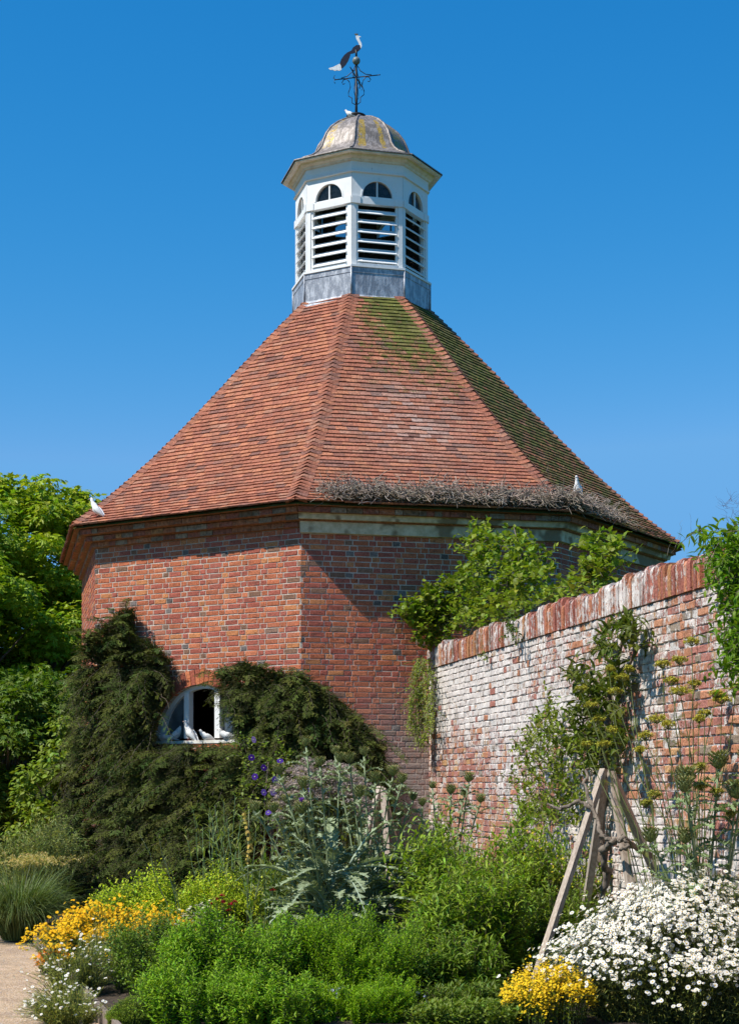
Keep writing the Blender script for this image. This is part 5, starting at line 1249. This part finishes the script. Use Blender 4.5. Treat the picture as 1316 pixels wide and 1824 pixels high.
# orange yellow mound
def yel(mb,P,n=1500,col=(.80,.46,.015),r=.016,T=T_PET5):
    tip=P[:,-1]; idx=rng.integers(0,len(tip),n); pos=tip[idx]+rng.normal(size=(n,3))*np.array([.02,.02,.015])+UP*.01
    Nn=nrm(UP+rdir(n)*.7+np.array([-.2,-.4,0])); scatter(mb,T,pos,nrm(np.cross(Nn,rdir(n))),Nn,r*rng.uniform(.7,1.2,n),vary(col,n,.15,.06),2)
mound('golden_flower_mound','low spreading mound covered in golden orange flowers beside the gravel path','flowers',205,15.7,.80,.64,ry=.6,n=1700,tufts=60,tr=.12,T=L_OVAL,ll=.030,nl=10,col=(.13,.22,.03),flowers=lambda mb,P:yel(mb,P,5200,(.80,.47,.012),.0145),shape=.75,base=.8)
mound('golden_flower_mound','small orange flowered tail of the golden mound spilling onto the path edge','flowers',98,15.7,.17,.22,n=160,T=L_OVAL,ll=.028,nl=8,col=(.13,.20,.03),flowers=lambda mb,P:yel(mb,P,260,(.75,.22,.01)),z0=.04,base=.8)
mound('pale_flower_clump','small clump of creamy white flowers between the golden mound and the green herbs','flowers',352,14.6,.22,.68,n=160,T=L_OVAL,ll=.035,nl=12,col=(.16,.24,.08),flowers=lambda mb,P:daisy(mb,P[:,-1],nrm(UP+rdir(len(P))*.5),rng.uniform(.010,.022,len(P)),petal=(.75,.75,.62)))
# mint like herbs, feverfew, ferny tansy
mound('mint_patch','bushy dark green mint like herb behind the small white flowers','herb',262,13.6,.46,.66,ry=.5,n=760,T=L_OVAL,ll=.046,lw=1.05,nl=13,col=(.085,.165,.032),t0=.2,base=.8,shape=.55,tufts=22,tr=.17)
def fever(mb,P,n=90):
    k=rng.random(len(P))<.26; q=P[k][:,-1]; daisy(mb,q+UP*.01,nrm(UP+rdir(len(q))*.45+np.array([-.1,-.4,0])),rng.uniform(.009,.015,len(q)))
FV=dict(tufts=12,tr=.22,T=L_LANCE,lw=.7,nl=14,col=(.20,.26,.11),flowers=fever,t0=.1,base=.5,spread=40,jit=.22,shape=.8)
mound('feverfew','wispy grey green plant dotted with small white daisies spilling over the path edge','flowers',130,13.5,.34,.42,ry=.5,n=520,ll=.055,z0=.03,**FV)
mound('feverfew','second wispy patch of small white daisies nearest the bottom left corner','flowers',130,12.3,.30,.30,ry=.45,n=480,ll=.05,z0=.02,**FV)
mound('feverfew','taller spray of small white daisies in front of the golden mound','flowers',172,14.2,.18,.45,ry=.25,n=200,ll=.05,**FV)
mound('cushion_plant','tight mossy bright green cushion at the bottom left of the bed','plant',238,11.7,.19,.27,n=1500,T=L_DIA,ll=.014,nl=14,col=(.15,.26,.03),z0=.04,t0=.4,jit=.02,base=.9,shape=.8)
TG=dict(T=L_LANCE,lw=2.0,nl=18,col=(.14,.29,.028),t0=.12,base=.85,jit=.07,lift=.5,spread=56,flat=2.2,tufts=34,tr=.13)
mound('tarragon_mass','dense mass of fresh green narrow leaved herb at the bottom centre left','herb',420,12.2,.62,.76,ry=.6,n=1900,ll=.055,shape=.35,**TG)
mound('tarragon_mass','lower fresh green clump in front of the larger narrow leaved herb','herb',345,11.6,.44,.50,ry=.4,n=1000,ll=.050,shape=.45,**TG)
mound('tarragon_mass','nearest fresh green clump at the bottom edge left of the ferny mound','herb',480,11.3,.34,.48,ry=.3,n=800,ll=.050,shape=.35,**TG)
TN=dict(T=L_LANCE,lw=1.5,nl=30,col=(.15,.31,.018),t0=.2,lift=.7,spread=46,flat=2.2,droop=.04,tufts=30,tr=.12)
mound('tansy','ferny bright green tansy mound at the bottom centre','herb',622,12.3,.60,.80,ry=.5,n=2300,ll=.042,base=.8,shape=.5,jit=.06,**TN)
mound('tansy','lower ferny foliage in the shade at the front of the tansy mound','herb',640,11.6,.44,.36,ry=.3,n=900,ll=.04,base=.8,shape=.4,jit=.10,**TN)
# blue borage and bits at the very bottom
def borage(px,d,pts,label):
    c=gpos(px,d); root=thing('borage',label,'flowers',(float(c[0]),float(c[1]),.1),'borage plants along the bottom edge')
    P=[];
    for (x,y) in pts:
        q=W(x,y,d); b=gpos(px+(x-px)*.6,d); b[2]=.08; P.append([b,(b+q)/2+[0,-.02,.02],q])
    P=np.array(P); mb=MB(); tubes(mb,P,.005,.003,4,(.12,.12,.10),1); leafstems(mb,P,6,L_OVAL,.05,None,.3,(.13,.19,.10)); mb.build('foliage',LM,root)
    mb=MB(); idx=np.repeat(np.arange(len(P)),5); pos=P[idx,-1]+rng.normal(size=(len(idx),3))*.014; scatter(mb,T_PET5,pos,rdir(len(idx)),UP+np.array([0,-1,0])+rdir(len(idx))*.6,.014,vary((.36,.36,.62),len(idx),.25,.1),2); mb.build('flowers',LM,root)
borage(603,11.9,[(590,1766),(605,1762),(600,1775),(612,1790),(598,1795),(634,1800),(635,1812)],'blue grey borage sprig in front of the tansy')
borage(735,12.0,[(720,1780),(744,1772),(700,1797),(757,1792),(762,1778),(725,1805)],'trailing borage with small blue flowers right of the tansy')
# lance leaved green mass
GR=dict(tufts=26,tr=.17,T=L_LANCE,lw=1.5,nl=24,t0=.05,base=.92,spread=58,stemc=(.11,.09,.045),stemr=.0028,flat=4)
mound('goldenrod','large fresh green stand of lance leaved stems filling the bed before the brick wall','plant',865,15.2,.84,1.30,ry=.7,n=800,ll=.135,col=(.14,.245,.045),shape=.25,jit=.09,**GR)
mound('goldenrod','nearer green lance leaved clump left of the leaning timber leg','plant',845,13.5,.46,.98,ry=.45,n=480,ll=.12,col=(.13,.235,.042),shape=.35,jit=.10,**GR)
mound('goldenrod','low green leafy clump at the bottom between the tansy and the fallen branch','plant',800,12.6,.40,.52,ry=.3,n=340,ll=.10,col=(.09,.175,.035),shape=.5,jit=.1,**GR)
mound('goldenrod','low dark leafy clump at the bottom edge right of the trailing borage','plant',860,11.9,.42,.24,ry=.35,n=260,ll=.08,col=(.07,.13,.03),shape=.4,jit=.1,**GR)
mound('goldenrod','green leafy clump with yellow tips between the timber support and the wall','plant',1000,15.0,.45,1.25,ry=.35,n=300,ll=.10,col=(.11,.19,.04),shape=.3,jit=.1,flowers=lambda mb,P:yel(mb,P,500,(.62,.52,.03),.010),**GR)
mound('goldenrod','lance leaved green clump behind the timber legs at the foot of the espaliered tree','plant',1010,13.9,.34,.85,ry=.3,n=260,ll=.10,col=(.10,.18,.04),shape=.3,jit=.1,**GR)
# yellow loosestrife at the bottom right
mound('yellow_flower_clump','clump of upright yellow flower spikes at the bottom beside the daisies','flowers',978,11.35,.29,.40,ry=.26,n=300,T=L_OVAL,ll=.030,nl=10,col=(.13,.21,.035),base=.85,shape=.45,lift=.8,jit=.14,
  flowers=lambda mb,P:[yel(mb,P*1.0+np.array([0,0,-.016])*k,900,(.80,.54,.02),.009) for k in range(4)])
# white daisies
def bigdaisies():
    c=gpos(1190,11.6)
    root,P=mound('daisy_mound','big billowing mound of white daisies with yellow eyes at the bottom right','flowers',1222,11.65,.88,1.14,ry=.72,tufts=80,tr=.16,lumpk=.05,hv=.035,n=7200,T=L_LANCE,ll=.045,lw=1.3,nl=12,col=(.14,.19,.08),t0=.15,base=.7,shape=.95,jit=.035,z0=.08,parts=1,flat=2.2)
    tip=P[:,-1].copy(); n=len(tip); lowz=(tip[:,2]-.08)/1.1; k=rng.random(n)<np.clip(.25+1.2*lowz,0,.92); tip=tip[k]; n=len(tip)
    extra=tip[rng.integers(0,n,int(n*.35))]+rng.normal(size=(int(n*.35),3))*np.array([.03,.03,.012]); front=np.where((P[:,-1,1]<c[1]+.1))[0]; low=front[rng.integers(0,len(front),800)]; lowp=P[low,-1]*.0+along(P[low],1-rng.random((800,1))**2*.45)[0][:,0]+nrm(P[low,-1]-np.array([c[0],c[1],0]))*.09
    pos=np.concatenate([tip,extra,lowp])+UP*.012; n=len(pos)
    out=pos-np.array([c[0],c[1],0]); out[:,2]=0; out=nrm(out); Nn=nrm(UP*.9+out*.55+rdir(n)*.5+np.array([-.12,-.25,0])); r=rng.uniform(.0115,.018,n)
    vis=-pos[:,1]*1.0+pos[:,2]*.5; order=np.argsort(-vis+rng.normal(size=n)*.12); big=order[:100]; rest=order[100:]
    D=nrm(np.cross(Nn,rdir(n)))
    mb=MB(); cc=np.tile([.86,.84,.78],(n,1))*rng.uniform(.9,1.02,(n,1)); scatter(mb,T_PET,pos[rest],D[rest],Nn[rest],r[rest],cc[rest],2); scatter(mb,T_EYE,pos[rest],D[rest],Nn[rest],r[rest],vary((.72,.46,.05),len(rest),.2),2)
    o=mb.build('daisy_flowers',LM,root); o['kind']='stuff'
    for b in big:
        mb=MB(); scatter(mb,T_PET,pos[b:b+1],D[b:b+1],Nn[b:b+1],r[b:b+1]*1.05,cc[b:b+1],2); scatter(mb,T_EYE,pos[b:b+1],D[b:b+1],Nn[b:b+1],r[b:b+1],[(.72,.46,.05)],2); mb.build('daisy_flower',LM,root)
bigdaisies()
# fennel: tall stems with flat yellow green umbels
def fennel(label,px,d,tips,col=(.44,.39,.05)):
    c=gpos(px,d); c[2]=.1; root=thing('fennel',label,'plant',(float(c[0]),float(c[1]),.1),'fennel plants in front of the garden wall')
    mb=MB(); P=[]
    for i,(x,y,dd,r) in enumerate(tips):
        q=W(x,y,dd); b=c+np.array([random.uniform(-.06,.06),random.uniform(-.05,.05),0]); m=b*.4+q*.6+np.array([(c[0]-q[0])*.15,0,.0]); P.append([b,b*.7+m*.3,m,m*.4+q*.6,q])
    P=np.array(P); P[:,1:4]+=rng.normal(size=(len(P),3,3))*.035; tubes(mb,P,.006,.003,5,(.13,.16,.05),1); leafstems(mb,P,7,L_FROND,.12,.8,.15,(.10,.15,.05),50,.2); mb.build('stems',LM,root)
    for (x,y,dd,r) in tips:
        q=W(x,y,dd); n=int(26+r*300); mb=MB(); a=rng.uniform(0,2*PI,n); rr=np.sqrt(rng.random(n))*r; e=q+np.stack([np.cos(a)*rr,np.sin(a)*rr,.035+.02*(1-(rr/r)**2)+rng.normal(size=n)*.005],-1)
        tubes(mb,np.stack([np.tile(q,(n,1)),(q+e)/2+[0,0,-.003],e],1),.0015,.001,3,(.2,.22,.06),1)
        idx=np.repeat(np.arange(n),9); scatter(mb,T_PET5,e[idx]+rng.normal(size=(n*9,3))*.008,rdir(n*9),UP+rdir(n*9)*.6,.006,vary(col,n*9,.25,.1),2); mb.build('umbel',LM,root)
fennel('tall fennel with mustard umbels crossing the limewashed wall at the right',1235,12.3,[(1232,1152,12.2,.06),(1210,1185,12.2,.06),(1180,1192,12.3,.05),(1195,1222,12.2,.05),(1212,1240,12.1,.08),(1236,1228,12.2,.05),(1170,1290,12.2,.075),(1190,1300,12.1,.05),(1150,1320,12.3,.05),(1285,1255,12.0,.07),(1275,1245,12.0,.05),(1310,1235,12.0,.05),(1255,1280,12.1,.05),(1245,1290,12,.04),(1140,1345,12.3,.04)])
fennel('leaning fennel with olive umbels beside the espaliered tree',1195,12.9,[(1108,1215,13.2,.05),(1095,1240,13.2,.06),(1120,1200,13.2,.04),(1065,1290,13.2,.055),(1052,1265,13.2,.06),(1035,1235,13.3,.05),(1075,1335,13.1,.05),(1092,1310,13.1,.04),(1045,1335,13.2,.04),(1085,1200,13.3,.04)],(.36,.34,.04))
fennel('short fennel with yellow umbels low behind the artichoke buds',1240,12.1,[(1275,1420,11.9,.05),(1250,1410,11.9,.05),(1165,1425,12.2,.05),(1150,1440,12.1,.04),(1245,1375,12.0,.04),(1300,1460,11.8,.04)],(.34,.32,.05))
# greenery that closes the bed in the gaps
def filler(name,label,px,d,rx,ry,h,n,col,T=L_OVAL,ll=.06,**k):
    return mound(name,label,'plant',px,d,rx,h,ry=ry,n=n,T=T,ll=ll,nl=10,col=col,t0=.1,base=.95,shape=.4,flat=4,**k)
filler('leafy_ground_plant','shaded green undergrowth at the foot of the brick corner',640,20.3,1.3,.8,.75,420,(.09,.15,.04),L_LANCE,.13,lw=1.6)
filler('leafy_ground_plant','shaded green undergrowth below the dark wall shrub, behind the artichokes',490,18.6,.7,.6,.80,300,(.08,.14,.04),L_LANCE,.12,lw=1.6)
filler('leafy_ground_plant','dull green growth at the foot of the limewashed wall beyond the artichokes',780,19.8,.5,.9,1.05,300,(.12,.17,.06),L_LANCE,.11,lw=1.2)
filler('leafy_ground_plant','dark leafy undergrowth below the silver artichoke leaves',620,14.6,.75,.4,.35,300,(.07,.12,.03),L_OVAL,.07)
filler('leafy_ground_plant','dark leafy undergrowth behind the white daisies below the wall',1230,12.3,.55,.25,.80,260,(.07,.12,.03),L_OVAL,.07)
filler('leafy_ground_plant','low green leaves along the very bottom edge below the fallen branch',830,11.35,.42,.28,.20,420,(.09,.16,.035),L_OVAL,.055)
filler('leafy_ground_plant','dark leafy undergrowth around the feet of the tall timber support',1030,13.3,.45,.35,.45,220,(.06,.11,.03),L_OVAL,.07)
filler('leafy_ground_plant','low green growth joining the golden mound and the herbs',300,15.0,.55,.5,.35,260,(.08,.14,.03),L_OVAL,.05)
for o in ORIG:
    if '_o' in o: del o['_o']
